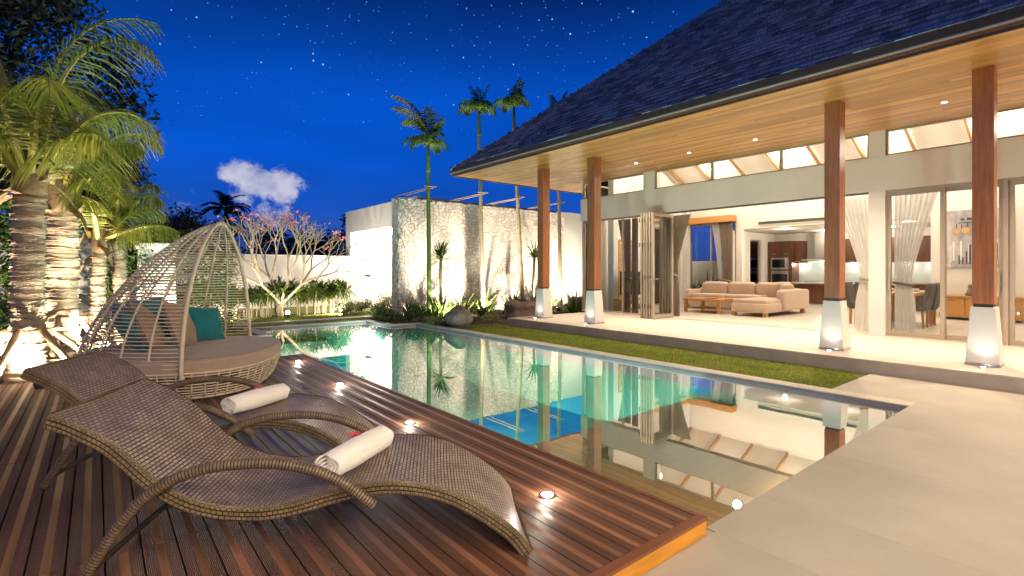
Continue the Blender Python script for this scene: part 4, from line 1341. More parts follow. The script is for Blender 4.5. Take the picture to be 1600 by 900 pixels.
dt = thing('dining_table', 'oak dining table with slab legs laid for a meal', 'table', (14.2, 3.3, .1))
b = MB(); b.box(13.2, 15.3, 2.92, 3.80, .80, .87); b.build('tabletop', 'oak', dt, bevel=.006)
for x in (13.32, 15.0): [leg_box(dt, 'oak', x, x + .12, yy, yy + .14, .1, .80) for yy in (2.95, 3.64)]


def chair(label, x, y, rz, src=None):
    if src: return dup(src, (x, y, .1), rz, label)
    t = thing('dining_chair', label, 'chair', (x, y, .1), rz, group='grey upholstered chairs round the dining table', world=False)
    def q(n, c, s, e, rot=None):
        b = MB(); b.super(c, s, e, nu=24, nv=12, rot=rot); b.build(n, 'grey_cloth', t, smooth=True, org=(0, 0, 0))
    q('seat', (0, 0, .43), (.46, .48, .14), .25)
    q('backrest', (0, -.25, .68), (.46, .10, .58), .25, Matrix.Rotation(R(9), 4, 'X'))
    for sx in (-1, 1):
        for sy in (-1, 1):
            b = MB(); b.hexa([(sx * .17 - .018, sy * .19 - .018, 0), (sx * .17 + .018, sy * .19 - .018, 0), (sx * .17 + .018, sy * .19 + .018, 0), (sx * .17 - .018, sy * .19 + .018, 0), (sx * .18 - .024, sy * .18 - .024, .38), (sx * .18 + .024, sy * .18 - .024, .38), (sx * .18 + .024, sy * .18 + .024, .38), (sx * .18 - .024, sy * .18 + .024, .38)])
            b.build('leg', 'oak', t, org=(0, 0, 0))
    return t


c0 = chair('grey dining chair nearest the sliding glass door', 13.85, 3.06, 0)
chair('second grey dining chair from the sliding glass door', 14.50, 3.06, 0, c0)
chair('grey dining chair on the kitchen side of the table, by the sheer curtain', 13.80, 4.02, math.pi, c0)
chair('grey dining chair on the kitchen side of the table, farther from the curtain', 14.55, 4.02, math.pi, c0)
for k, (x, y) in enumerate(((13.5, 3.12), (14.2, 3.12), (13.5, 3.58), (14.2, 3.58))):
    t = thing('place_setting', ['white plate and bowl before the chair nearest the sliding door', 'white plate and bowl before the second chair from the sliding door', 'white plate and bowl on the kitchen side, nearest the sheer curtain', 'white plate and bowl on the kitchen side, farther from the curtain'][k], 'plate', (x, y, .87), 0, group='place settings on the dining table')
    b = MB(); b.lathe([(.07, .002), (.135, .016), (.14, .020), (.07, .010), (.001, .010)], (x, y, .87), 20, cap=False); b.build('plate', 'cer', t, smooth=True)
    b = MB(); b.lathe([(.03, .012), (.06, .04), (.075, .065), (.07, .065), (.03, .022)], (x, y, .87), 16, cap=False); b.build('bowl', 'cer', t, smooth=True)
for k, (x, y, lab) in enumerate(((13.65, 3.3, 'wine glass on the dining table, nearest the sheer curtain'), (13.95, 3.40, 'middle wine glass on the dining table'), (14.35, 3.35, 'wine glass on the dining table farthest from the sheer curtain'))):
    t = thing('wine_glass', lab, 'glass', (x, y, .87), 0, group='wine glasses on the dining table')
    b = MB(); b.lathe([(.03, .001), (.004, .008), (.004, .08), (.032, .11), (.036, .15), (.028, .19)], (x, y, .87), 14, cap=False); b.build('bowl', 'cer', t, smooth=True)

sdb = thing('sideboard', 'oak sideboard against the wall below the painting', 'sideboard', (16.9, 2.4, .1))
b = MB(); b.box(16.72, 17.17, 1.65, 3.22, .66, .71); b.build('top', 'oak', sdb, bevel=.004)
b = MB(); b.box(16.75, 17.17, 1.68, 3.19, .16, .658); b.build('carcass', 'oak', sdb)
for k in range(3): b = MB(); b.box(16.735, 16.749, 1.70 + .5 * k, 2.18 + .5 * k, .18, .64); d = b.build('door', 'oak', sdb); b = MB(); b.box(16.72, 16.735, 1.90 + .5 * k, 2.0 + .5 * k, .58, .60); b.build('handle', 'alu_dark', d)
for y in (1.75, 3.08): leg_box(sdb, 'alu_dark', 16.8, 17.1, y, y + .04, .1, .16)
st = thing('figurine', 'small dark seated figurine on the sideboard', 'ornament', (16.92, 2.62, .71))
b = MB(); b.lathe([(.09, 0), (.10, .03), (.07, .08), (.055, .14), (.035, .18), (.05, .21), (.04, .26), (.012, .28)], (16.92, 2.62, .712), 14); b.build('figure', 'rock_dark', st, smooth=True)

pt = thing('painting', 'large unframed abstract painting in greys with orange discs', 'painting', (17.19, 2.6, 1.42))
b = MB(); b.box(17.15, 17.19, 1.85, 3.22, 1.42, 2.88); b.build('canvas', 'canvas', pt)
for (y, z, r) in ((2.92, 2.34, .065), (2.74, 2.36, .075), (2.56, 2.47, .06), (2.36, 2.40, .07)):
    b = MB(); b.tube([(17.149, y, z), (17.144, y, z)], r, 18); b.build('disc', 'orange', pt)
rg = random.Random(11)
b = MB()
for k in range(16):
    y = 2.05 + rg.random() * 1.0; z1 = 2.2 - rg.random() * .25; b.box(17.1455, 17.1475, y, y + .012 + .02 * rg.random(), z1 - .35 - .35 * rg.random(), z1)
b.build('drip', 'chalk', pt, kind='stuff')
b = MB()
for k in range(6):
    y = 2.5 + .07 * k; b.box(17.1425, 17.145, y, y + .03, 1.50, 1.85 + .18 * math.sin(k * 1.1))
b.build('figure_stroke', 'ink', pt, kind='stuff')
b = MB()
for (y, z, w, h) in ((2.72, 2.55, .32, .02), (2.66, 2.62, .12, .06), (2.80, 2.62, .08, .05), (2.7, 2.45, .02, .12), (2.82, 2.42, .02, .10), (2.92, 2.42, .015, .12)): b.box(17.1425, 17.146, y - w / 2, y + w / 2, z, z + h)
b.build('brush_stroke', 'ink', pt, kind='stuff')

# kitchen
isl = thing('kitchen_island', 'walnut fronted kitchen island with a stone counter', 'kitchen island', (19.2, 6.2, .1))
b = MB(); b.box(18.55, 19.75, 4.3, 8.1, .88, .92); b.build('counter', 'counter', isl)
for k in range(6): b = MB(); b.box(18.88, 19.7, 4.32 + .63 * k + .003, 4.32 + .63 * (k + 1) - .003, .2, .878); b.build('panel', 'walnut', isl)
b = MB(); b.box(18.92, 19.68, 4.34, 8.08, .1, .199); b.build('plinth', 'cer', isl)
tall = thing('tall_cabinet', 'tall walnut cabinet housing the microwave and oven', 'cabinet', (20.6, 8.6, .1))
b = MB(); b.box(20.32, 20.95, 8.2, 9.06, .1, 2.45); b.build('carcass', 'walnut', tall)
for (z0, z1) in ((1.92, 2.43), (.12, .80)):
    for (y0, y1) in ((8.22, 8.625), (8.635, 9.04)):
        b = MB(); b.box(20.298, 20.318, y0, y1, z0, z1); d = b.build('door', 'walnut', tall); b = MB(); b.box(20.28, 20.297, (y0 + y1) / 2 - .06, (y0 + y1) / 2 + .06, z0 + .04 if z0 > 1 else z1 - .05, z0 + .055 if z0 > 1 else z1 - .035); b.build('handle', 'steel', d)
for nm, z0, z1, lab in (('microwave', 1.38, 1.82, 'built in steel microwave above the oven'), ('oven', .82, 1.32, 'built in steel oven below the microwave')):
    t = thing(nm, lab, nm, (20.3, 8.55, z0))
    b = MB(); b.box(20.27, 20.317, 8.32, 8.94, z0, z1); b.build('frame', 'steel', t)
    b = MB(); b.box(20.262, 20.269, 8.44 if nm == 'microwave' else 8.35, 8.91, z0 + .06, z1 - .06 if nm == 'microwave' else z1 - .12); b.build('window', 'screen', t)
    if nm == 'oven':
        b = MB(); b.tube([(20.24, 8.38, z1 - .10), (20.24, 8.88, z1 - .10)], .012, 8); b.build('handle', 'chrome', t)
        for y in (8.45, 8.62, 8.8): b = MB(); b.tube([(20.268, y, z1 - .04), (20.25, y, z1 - .04)], .018, 10); b.build('knob', 'screen', t)
    else:
        for k in range(3): b = MB(); b.tube([(20.268, 8.37, z0 + .12 + .1 * k), (20.25, 8.37, z0 + .12 + .1 * k)], .016, 10); b.build('knob', 'chrome', t)
for k in range(6):
    y0 = 7.62 - .72 * k if k else 7.86
    if k in (1,): continue
    y0, y1 = ((7.92, 8.19), None, (5.95, 6.68), (5.20, 5.93), (4.45, 5.18), (3.70, 4.43))[k]
    lab = ['walnut wall cabinet between the tall cabinet and the hood', '', 'walnut wall cabinet just past the hood', 'second walnut wall cabinet past the hood', 'third walnut wall cabinet past the hood', 'last walnut wall cabinet, seen past the sheer curtain'][k]
    t = thing('wall_cabinet', lab, 'cabinet', (20.75, (y0 + y1) / 2, 1.62), 0, group='walnut wall cabinets of the kitchen')
    b = MB(); b.box(20.52, 20.995, y0, y1, 1.62, 2.45); b.build('carcass', 'walnut', t)
    b = MB(); b.box(20.50, 20.518, y0 + .004, y1 - .004, 1.622, 2.448); d = b.build('door', 'walnut', t)
    b = MB(); b.box(20.485, 20.499, (y0 + y1) / 2 - .07, (y0 + y1) / 2 + .07, 1.66, 1.675); b.build('handle', 'steel', d)
    lamp('POINT', (20.75, (y0 + y1) / 2, 1.56), 3.5 * 2.5, t, (1, .95, .86), .04)
lc = thing('base_cabinets', 'walnut base cabinet run with counter below the splashback', 'cabinet', (20.6, 6, .1))
b = MB(); b.box(20.35, 20.98, 3.1, 8.18, .89, .93); b.build('counter', 'counter', lc)
for k in range(7): b = MB(); b.box(20.4, 20.98, 3.12 + .72 * k, 3.12 + .72 * k + .714, .1, .888); b.build('door', 'walnut', lc)
b = MB(); b.box(20.982, 20.998, 3.1, 8.18, .93, 1.62); b.build('splashback', 'splash', lc)
hd = thing('range_hood', 'steel chimney range hood above the kitchen counter', 'range hood', (20.6, 7.3, 1.7))
b = MB(); b.box(20.55, 20.98, 7.05, 7.50, 1.79, 2.755); b.build('chimney', 'steel', hd)
b = MB(); b.hexa([(20.3, 6.72, 1.70), (20.98, 6.72, 1.70), (20.98, 7.88, 1.70), (20.3, 7.88, 1.70), (20.32, 6.74, 1.76), (20.98, 6.74, 1.76), (20.98, 7.86, 1.76), (20.32, 7.86, 1.76)]); b.build('canopy', 'steel', hd)
lamp('POINT', (20.6, 7.3, 1.64), 4 * 2.5, hd, (1, .95, .86), .04)


# curtains
def curtain(name, label, x0, y0, y1, z0, z1, mat, tied=None, gather=.25, anchor=1, pleats=9, axis='y', drop=None):
    """pleated cloth hung along y (axis y) or x; tied in towards the anchor end at height tied"""
    loc = (x0, (y0 + y1) / 2, z0) if axis == 'y' else ((y0 + y1) / 2, x0, z0)
    t = thing(name, label, 'curtain', loc)

    def fn(u, v):
        z = z0 + (z1 - z0) * v
        f = 1.0
        if tied is not None:
            if z >= tied:
                k = (z - tied) / (z1 - tied); f = gather + (1 - gather) * (k ** 1.25)
            else:
                k = (tied - z) / (tied - z0); f = gather + (.34 - gather * .6) * (1 - (1 - min(1, k * 1.5)) ** 2)
        w = (y1 - y0) * f
        a = (y1 - w * (1 - u)) if anchor == 1 else (y0 + w * u)
        o = .030 * (.45 + .55 * f) * math.sin(TAU * pleats * u) + .012 * math.sin(TAU * pleats * 2.3 * u + 3 * v)
        if tied is not None and z < tied + .1: o *= .75
        return (x0 + o, a, z) if axis == 'y' else (a, x0 + o, z)
    b = MB(); b.grid(fn, pleats * 8, 26); b.build('cloth', mat, t, smooth=True)
    if tied is not None:
        w = (y1 - y0) * gather
        c = (y1 - w / 2) if anchor == 1 else (y0 + w / 2)
        b = MB(); pts = []
        for k in range(17):
            a = TAU * k / 16
            dx, dy = .062 * math.cos(a), (w / 2 + .02) * math.sin(a)
            pts.append((x0 + dx, c + dy, tied - .02 + .03 * math.sin(a)) if axis == 'y' else (c + dy, x0 + dx, tied - .02))
        b.tube(pts, .028, 6, cap=False); b.build('tie_band', 'tie', t, smooth=True)
    return t


curtain('curtain', 'taupe drape tied back behind the folded glass doors', 12.15, 7.42, 8.05, .11, 2.83, 'drape', 1.25, .30, 1, 8)
curtain('sheer_curtain', 'white sheer curtain tied back beside the open doorway', 12.08, 3.32, 4.05, .11, 2.84, 'sheer', 1.17, .30, -1, 8)
curtain('sheer_curtain', 'white sheer curtain inside the dining room sliding door', 12.08, 2.30, 2.98, .11, 2.82, 'sheer', 1.10, .38, 1, 8)
curtain('curtain', 'taupe drape tied back at the garden window behind the sofa', 17.05, 8.82, 9.32, .11, 3.02, 'drape', 1.0, .62, -1, 8)
curtain('sheer_curtain', 'thin white sheer beside the taupe drape at the garden window', 17.10, 9.25, 9.60, .11, 3.02, 'sheer', 1.05, .3, -1, 5)
curtain('curtain', 'taupe drape inside the glass at the left corner of the villa', 12.05, 9.30, 9.75, .11, 2.84, 'drape', 1.15, .35, -1, 6)
curtain('curtain', 'taupe drape just behind the television corner mullion', 12.02, 9.02, 9.22, .11, 2.84, 'drape', None, 1, 1, 4)
pm2 = thing('curtain_pelmet', 'oak curtain pelmet above the garden window', 'pelmet', (17.0, 9.8, 3.02))
b = MB(); b.box(16.88, 17.198, 8.75, 10.50, 3.03, 3.25); b.build('board', 'oak', pm2, bevel=.004)
b = MB(); b.box(14.5, 16.878, 10.45, 10.70, 3.03, 3.25); b.build('board', 'oak', pm2, bevel=.004)

# ================================================================== VEGETATION
def frond(mb, base, az, el, L, droop, nl=34, ll=.55, lw=.034, mr=1, hang=.55, tw=0.0, rr=.022):
    """one pinnate palm leaf: curved midrib (material mr) and two rows of narrow leaflets (material 0)"""
    rg = frond.rg
    P = []; p = Vector(base); n = 14
    for i in range(n + 1):
        t = i / n
        e = el - droop * t ** frond.pw
        d = Vector((math.cos(az) * math.cos(e), math.sin(az) * math.cos(e), math.sin(e)))
        P.append(p.copy()); p = p + d * (L / n)
    mb.tube(P, [rr * (1 - .88 * i / n) for i in range(n + 1)], 5, mr, cap=False)
    for i in range(nl):
        t = .17 + .83 * (i + rg.random() * .5) / nl
        f = t * n; k = min(int(f), n - 1); q = P[k].lerp(P[k + 1], f - k)
        d = (P[k + 1] - P[k]).normalized()
        sdv = d.cross(Vector((0, 0, 1)))
        if sdv.length < .05: sdv = Vector((-math.sin(az), math.cos(az), 0))
        sdv.normalize(); up = sdv.cross(d)
        ln = ll * (math.sin(math.pi * (.16 + .80 * t)) ** .7) * rg.uniform(.88, 1.08)
        for sg in (-1, 1):
            ld = (sdv * sg * math.cos(tw) + d * (.55 + .5 * t) + up * (.12 + rg.uniform(-.12, .12))).normalized()
            pts = [q]
            for m in range(1, 4):
                ld2 = (ld + Vector((0, 0, -1)) * hang * (m / 3) ** 1.1 * rg.uniform(.75, 1.25)).normalized()
                pts.append(pts[-1] + ld2 * ln / 3)
            wd = ld.cross(up).normalized() if ld.cross(up).length > .01 else d
            w = lw * rg.uniform(.8, 1.15)
            mb.strip(pts, [w * .6, w, w * .75, w * .08], wd, 0)


frond.rg = random.Random(21)
frond.pw = 1.35


def coconut(label, x, y, h, r0, r1, fr, lean=(0, 0), L=2.1, seed=1, shaft_h=.75, nl=34):
    rg = random.Random(seed); frond.rg = rg
    t = thing('coconut_palm', label, 'palm tree', (x, y, GZ), group='coconut palms at the edge of the deck')
    b = MB(); prof = []; zz = GZ; cx = []
    n = int(h / .052)
    base = len(b.v); ns = 18
    rings = []
    for i in range(n * 2 + 1):
        u = i / (n * 2); z = GZ + u * h
        r = r0 + (r1 - r0) * u + .07 * math.exp(-u * h / .18)
        r += (.018 if i % 2 else -.010) * rg.uniform(.4, 1.4)
        rings.append((x + lean[0] * u * u, y + lean[1] * u * u, z, r))
    for (cx2, cy2, z, r) in rings:
        off = rg.uniform(0, TAU)
        for k in range(ns):
            a = TAU * k / ns
            rr = r * (1 + .018 * math.sin(3 * a + off) + rg.uniform(-.012, .012))
            b.v.append((cx2 + rr * math.cos(a), cy2 + rr * math.sin(a), z + .012 * math.sin(a + off)))
    for i in range(len(rings) - 1):
        for k in range(ns):
            k2 = (k + 1) % ns
            b.f.append((i * ns + k, i * ns + k2, (i + 1) * ns + k2, (i + 1) * ns + k)); b.m.append(0)
    b.build('trunk', 'bark', t, smooth=True)
    b = MB()
    for i in range(3, len(rings) - 1, 3):
        cx2, cy2, z, r = rings[i]; off = rg.uniform(0, TAU)
        b.tube([(cx2 + (r + .004) * math.cos(TAU * k / 20), cy2 + (r + .004) * math.sin(TAU * k / 20), z + .014 * math.sin(TAU * k / 20 * rg.choice((1, 2)) + off) + rg.uniform(-.006, .006)) for k in range(21)], [rg.uniform(.003, .010) for _ in range(21)], 4, cap=False)
    b.build('leaf_scars', 'fibre', t, kind='stuff')
    tx, ty, tz, tr2 = rings[-1]
    b = MB(); b.lathe([(tr2 * 1.02, -.06), (tr2 * 1.28, .10), (tr2 * 1.15, .35), (tr2 * .8, .6), (tr2 * .35, shaft_h)], (tx, ty, tz), 14)
    for k in range(16):
        a = rg.uniform(0, TAU); z = rg.uniform(-.05, .45); rr = tr2 * 1.18
        p0 = Vector((tx + rr * math.cos(a), ty + rr * math.sin(a), tz + z)); d = Vector((math.cos(a), math.sin(a), rg.uniform(-.7, .5))).normalized()
        b.strip([p0, p0 + d * .14, p0 + d * .26 + Vector((0, 0, -.05)), p0 + d * .36 + Vector((0, 0, -.14))], [.10, .09, .06, .02], d.cross(Vector((0, 0, 1))).normalized())
    b.build('fibre_sheath', 'fibre', t, smooth=True)
    cr = bpy.data.objects.new('crown', None); COL.objects.link(cr); cr.parent = t
    for (az, el, Lf, dr, hg) in fr:
        b = MB()
        bp = (tx + .10 * math.cos(R(az)), ty + .10 * math.sin(R(az)), tz + .25)
        frond.pw = 2.5; frond(b, bp, R(az), R(el), L * Lf, R(dr), nl, .86 * L / 2.1, .026, 1, hg * 2.6, rr=.05); frond.pw = 1.35
        b.build('frond', ['frond', 'rachis'], cr)
    # timber props round the trunk
    return t


def props(label, x, y, r, zt, spread, n, az0, seed):
    rg = random.Random(seed)
    t = thing('palm_prop', label, 'tree support', (x, y, GZ), group='timber props holding up the palms')
    for k in range(n):
        a = R(az0) + TAU * k / n
        p0 = (x + (r + .05) * math.cos(a), y + (r + .05) * math.sin(a), zt + rg.uniform(-.02, .06)); p1 = (x + spread * math.cos(a), y + spread * math.sin(a), .04)
        b = MB(); b.tube([p0, ((p0[0] + p1[0]) / 2, (p0[1] + p1[1]) / 2, (p0[2] + p1[2]) / 2), p1], [.034, .038, .04], 8); b.build('pole', 'prop', t, smooth=True)
    for k in range(4):
        a = R(az0 + 45) + TAU * k / 4; d = Vector((math.cos(a), math.sin(a), 0)); sd = Vector((-math.sin(a), math.cos(a), 0)); c = Vector((x, y, zt)) + d * (r + .03)
        b = MB(); b.bar(c - sd * (r + .12), c + sd * (r + .12), .045, .05); b.build('collar_bar', 'prop', t, bevel=.005)
        c = Vector((x, y, .14)) + d * (spread * .62)
        b = MB(); b.bar(c - sd * (spread * .66), c + sd * (spread * .66), .04, .045); b.build('brace', 'prop', t)
    return t


F1 = [(-36, 82, 1.35, 165, .6), (20, 66, 1.0, 160, .6), (-80, 58, 1.0, 150, .7), (70, 76, 1.25, 150, .6), (150, 68, 1.05, 150, .6), (205, 60, 1.05, 150, .6), (250, 62, .95, 150, .6), (-140, 56, .9, 130, .7), (170, 86, 1.4, 110, .5), (-52, 44, .62, 100, .8), (-10, 88, 1.4, 110, .5)]
coconut('nearest coconut palm, thick pale ringed trunk standing at the deck edge', -.66, 8.68, 2.38, .165, .15, F1, (.02, .02), 2.05, 1, nl=48)
F2 = [(-5, 72, 1.05, 145, .7), (-38, 62, .9, 130, .8), (60, 68, .95, 140, .7), (170, 66, 1, 120, .7), (235, 66, .9, 130, .7), (-75, 62, 1, 130, .8), (-60, 26, .8, 70, .8), (290, 80, 1, 110, .6), (140, 86, .9, 70, .5), (-30, 85, 1.1, 130, .6)]
coconut('second coconut palm, broad shaded trunk just behind the nearest', -.42, 10.35, 2.35, .215, .19, F2, (.03, 0), 1.75, 2, nl=44)
coconut('third coconut palm, slim brightly lit trunk beside the broad one', .02, 10.95, 1.75, .105, .10, [(a + 25, e * .8, .85, d * .9, h) for (a, e, _, d, h) in F2[::2]], (.02, 0), 1.45, 3)
coconut('fourth coconut palm, slim trunk nearest the climbing hedge', .38, 11.5, 2.0, .12, .105, [(a - 15, e * .85, .8, d, h) for (a, e, _, d, h) in F2[1::2]], (-.10, 0), 1.5, 4)
props('timber props round the nearest coconut palm', -.66, 8.68, .17, .60, .78, 6, 12, 1)
props('timber props round the broad coconut palm', -.42, 10.35, .22, .62, .80, 5, -20, 2)
props('timber props round the slim palms by the daybed', .20, 11.2, .30, .62, .85, 5, 5, 3)


def slim_palm(label, x, y, zc, lean, seed, fr, shoot=False, mats=('frond_dark', 'rachis'), trunk='bark_thin', r=.058, sz=.78):
    rg = random.Random(seed); frond.rg = rg
    t = thing('slim_palm', label, 'palm tree', (x, y, GZ), group='slim palms in front of the stone wall')
    n = 70; b = MB(); pts, rad = [], []
    for i in range(n + 1):
        u = i / n
        pts.append((x + lean * u, y, GZ + (zc - .75 - GZ) * u)); rad.append(r * (1.25 - .3 * u) * (1.07 if i % 3 == 0 else 1.0) + .04 * math.exp(-u * 22))
    b.tube(pts, rad, 10); b.build('trunk', trunk, t, smooth=True)
    b = MB(); b.lathe([(r * .98, -.02), (r * 1.12, .08), (r * .95, .45), (r * .6, .85)], (x + lean, y, zc - .77), 10); b.build('crown_shaft', 'shaft', t, smooth=True)
    cr = bpy.data.objects.new('crown', None); COL.objects.link(cr); cr.parent = t
    for (az, el, Lf, dr) in fr:
        b = MB(); frond(b, (x + lean, y, zc - .02), R(az), R(el), 1.3 * Lf * sz, R(dr), 24, .50 * sz, .036, 1, 1.3, .3, rr=.014); b.build('frond', list(mats), cr)
    if shoot:
        for (az, el, Lf, dr) in ((141, 82, 1.5, 80), (165, 76, 1.2, 95), (115, 74, 1.05, 105), (60, 84, 1.2, 60)):
            b = MB(); frond(b, (x + lean, y, zc + .2), R(az), R(el), 1.25 * Lf, R(dr), 36, .48, .042, 1, 1.0, .3, rr=.014); b.build('frond', ['frond', 'rachis'], cr)
    # bamboo brace tying the trunk to the wall top
    b = MB(); xx = x + lean * .6
    return t


def slim_crown(k, ups):
    rg = random.Random(k)
    return [(rg.uniform(-15, 15) + 360 * i / 9, rg.uniform(60, 86), rg.uniform(.75, 1.05), rg.uniform(135, 185)) for i in range(8)] + [(rg.uniform(0, 360), 82, 1.0, ups) for _ in range(3)]


SP = [('leftmost slim palm with a green trunk and a tall pale new shoot', 7.75, 13.4, 5.05, -.05, 31, True), ('second slim palm from the left, brown trunk, lit at its foot', 9.75, 13.4, 6.45, -.18, 32, False), ('third slim palm from the left, its trunk leaning a little', 11.45, 13.4, 6.85, -.42, 33, False), ('rightmost slim palm, its crown peeping over the roof', 13.25, 13.4, 6.95, -.12, 34, False)]
for (lab, x, y, zc, ln, sd, sh) in SP:
    slim_palm(lab, x, y, zc, ln, sd, slim_crown(sd, 30 if not sh else 60), sh, trunk='shaft' if sh else 'bark_thin')
    xx = x + ln * .55
    lb = {31: 'bamboo brace tying the leftmost slim palm to the wall top', 32: 'bamboo brace tying the second slim palm to the wall top', 33: 'bamboo brace tying the leaning slim palm to the wall top', 34: 'bamboo brace tying the rightmost slim palm to the wall top'}[sd]
    t = thing('bamboo_brace', lb, 'tree support', (xx, 14.4, 3.72), group='bamboo braces between slim palms and wall top')
    for q0, q1 in (((xx - .09, 13.3, 3.80), (xx - .22, 15.1, 3.74)), ((xx + .10, 13.3, 3.82), (xx + .02, 15.1, 3.75)), ((xx - .2, 13.32, 3.84), (xx + .2, 13.30, 3.86))):
        b = MB(); b.tube([q0, q1], .017, 7); b.build('cane', 'prop', t)


def strap_clump(mb, c, n, L, w, rg, spread=.9, droop=1.0, el=(35, 85), m=0, seg=5, r0=.05):
    for i in range(n):
        az = rg.uniform(0, TAU); e = R(rg.uniform(*el)); ln = L * rg.uniform(.7, 1.1)
        d0 = Vector((math.cos(az), math.sin(az), 0))
        p = Vector(c) + d0 * rg.uniform(0, r0); pts = [p]
        for k in range(seg):
            ee = e - droop * ((k + .5) / seg) ** 1.5 * rg.uniform(.8, 1.2)
            p = p + (d0 * math.cos(ee) * spread + Vector((0, 0, math.sin(ee)))) * ln / seg; pts.append(p)
        sd = Vector((-math.sin(az), math.cos(az), rg.uniform(-.3, .3))).normalized()
        ws = [w * q for q in (.6, 1, .95, .75, .45, .06)]
        mb.strip(pts, ws[:len(pts)], sd, m)


def dracaena(label, x, y, z, tilt, seed, L=.72, n=60):
    rg = random.Random(seed)
    t = thing('dracaena', label, 'small tree', (x, y, GZ), group='dracaenas in front of the stone wall')
    b = MB(); b.tube([(x, y, GZ), (x + tilt * .4, y, z * .5), (x + tilt, y, z)], [.06, .05, .045], 9); b.build('trunk', 'stem', t, smooth=True)
    b = MB(); strap_clump(b, (x + tilt, y, z - .05), n, L, .065, rg, droop=.7, el=(-12, 85), r0=.06); b.build('crown', 'strap', t)


dracaena('left dracaena with a spiky ball of leaves on a bare stem', 8.35, 13.75, 1.72, .0, 41)
dracaena('right dracaena, narrower, half hidden by the timber column', 12.35, 13.9, 1.85, .05, 42, .75, 50)


def bush(name, label, c, size, n, leaf, mat, seed, group=None, cat='shrub', stems=5, dens=0):
    rg = random.Random(seed)
    t = thing(name, label, cat, c, 0, group)
    b = MB()
    blobs = [(rg.uniform(-.32, .32), rg.uniform(-.32, .32), rg.uniform(.15, .75), rg.uniform(.18, .34)) for _ in range(9)]
    for i in range(n):
        bx, by, bz, br = rg.choice(blobs)
        v = Vector((rg.gauss(0, 1), rg.gauss(0, 1), rg.gauss(0, 1))).normalized() * br * rg.random() ** .4
        p = Vector((c[0] + (bx + v.x) * size[0], c[1] + (by + v.y) * size[1], c[2] + max(.02, bz + v.z) * size[2]))
        d = Vector((rg.gauss(0, 1), rg.gauss(0, 1), rg.gauss(0, .6) + .2)).normalized(); sd = d.cross(Vector((rg.gauss(0, 1), rg.gauss(0, 1), rg.gauss(0, 1)))).normalized()
        l = leaf * rg.uniform(.6, 1.3)
        b.strip([p, p + d * l * .5 + Vector((0, 0, .1 * l)), p + d * l], [l * .1, l * .5, l * .05], sd)
    b.build('foliage', mat, t)
    if stems:
        b = MB()
        for k in range(stems):
            a = rg.uniform(0, TAU); b.tube([(c[0], c[1], c[2]), (c[0] + .25 * size[0] * math.cos(a), c[1] + .25 * size[1] * math.sin(a), c[2] + .6 * size[2])], [.014, .006], 5, cap=False)
        b.build('stem', 'stem', t)
    return t


def clump_plant(name, label, c, L, w, n, mat, seed, group, el=(30, 85), droop=1.1):
    rg = random.Random(seed); t = thing(name, label, 'shrub', c, 0, group)
    b = MB(); strap_clump(b, c, n, L, w, rg, droop=droop, el=el, r0=.16); b.build('leaves', mat, t)
    return t


# bed along the stone wall
G2 = 'strap leaved shrubs along the stone wall'
bed = [(7.35, 13.9, .75, 'strap'), (7.6, 12.9, .85, 'strap'), (8.1, 13.3, 1.05, 'strap'), (8.55, 12.7, .85, 'strap_var'), (9.0, 13.6, .95, 'strap'), (9.3, 12.9, .85, 'strap'), (7.9, 12.0, .7, 'strap_var'), (10.2, 13.9, 1.05, 'strap'), (10.75, 13.1, .95, 'strap'), (11.2, 13.6, 1.05, 'strap'), (11.7, 12.9, 1.0, 'strap'), (12.3, 13.3, 1.1, 'strap'), (10.55, 12.3, .8, 'strap'), (12.9, 13.9, .95, 'strap'), (13.4, 12.9, .9, 'strap_var'), (14.1, 13.4, .95, 'strap'), (14.8, 12.9, .9, 'strap'), (12.4, 11.9, .75, 'strap'), (13.3, 11.8, .75, 'strap')]
for i, (x, y, L, mt_) in enumerate(bed):
    clump_plant('strap_leaf_shrub', 'arching strap leaved shrub in the bed by the stone wall' if mt_ == 'strap' else 'pale striped strap leaved shrub in the bed by the stone wall', (x, y, GZ), L, .05, 55, mt_, 100 + i, G2)
for i, (x, y) in enumerate(((6.5, 13.6), (6.75, 14.4), (7.1, 13.0), (6.35, 16.2), (7.0, 16.6), (7.7, 16.4))):
    bush('low_shrub', 'pale variegated low shrub at the end of the pool by the white pavilion' if i % 2 else 'dark green low shrub at the end of the pool by the white pavilion', (x, y, GZ), (.85, .85, .55), 420, .09, 'strap_var' if i % 2 else 'leaf', 200 + i, 'low shrubs at the far end of the pool', stems=3)
for i, (x, y) in enumerate(((6.9, 11.75), (7.35, 11.9), (8.6, 11.5), (9.2, 12.2))):
    bush('ground_shrub', 'short leafy ground shrub between the boulders', (x, y, GZ), (.6, .6, .32), 200, .08, 'strap_var', 240 + i, 'ground shrubs between the boulders', stems=2)


def boulder(label, c, s, mat, seed):
    rg = random.Random(seed); t = thing('boulder', label, 'rock', c)
    ph = [rg.uniform(0, TAU) for _ in range(6)]
    def f(p):
        n = 1 + .10 * math.sin(5 * p.x / s[0] * 2 + ph[0]) + .09 * math.sin(4 * p.y / s[1] * 2 + ph[1]) + .08 * math.sin(5 * p.z / s[2] * 2 + ph[2]) + .04 * math.sin(11 * p.x + 9 * p.z + ph[3])
        return p * n
    b = MB(); b.super((c[0], c[1], c[2] + s[2] * .36), s, .62, nu=28, nv=18, rot=Matrix.Rotation(rg.uniform(0, 3), 4, 'Z'), f=f); b.build('stone', mat, t, smooth=True)


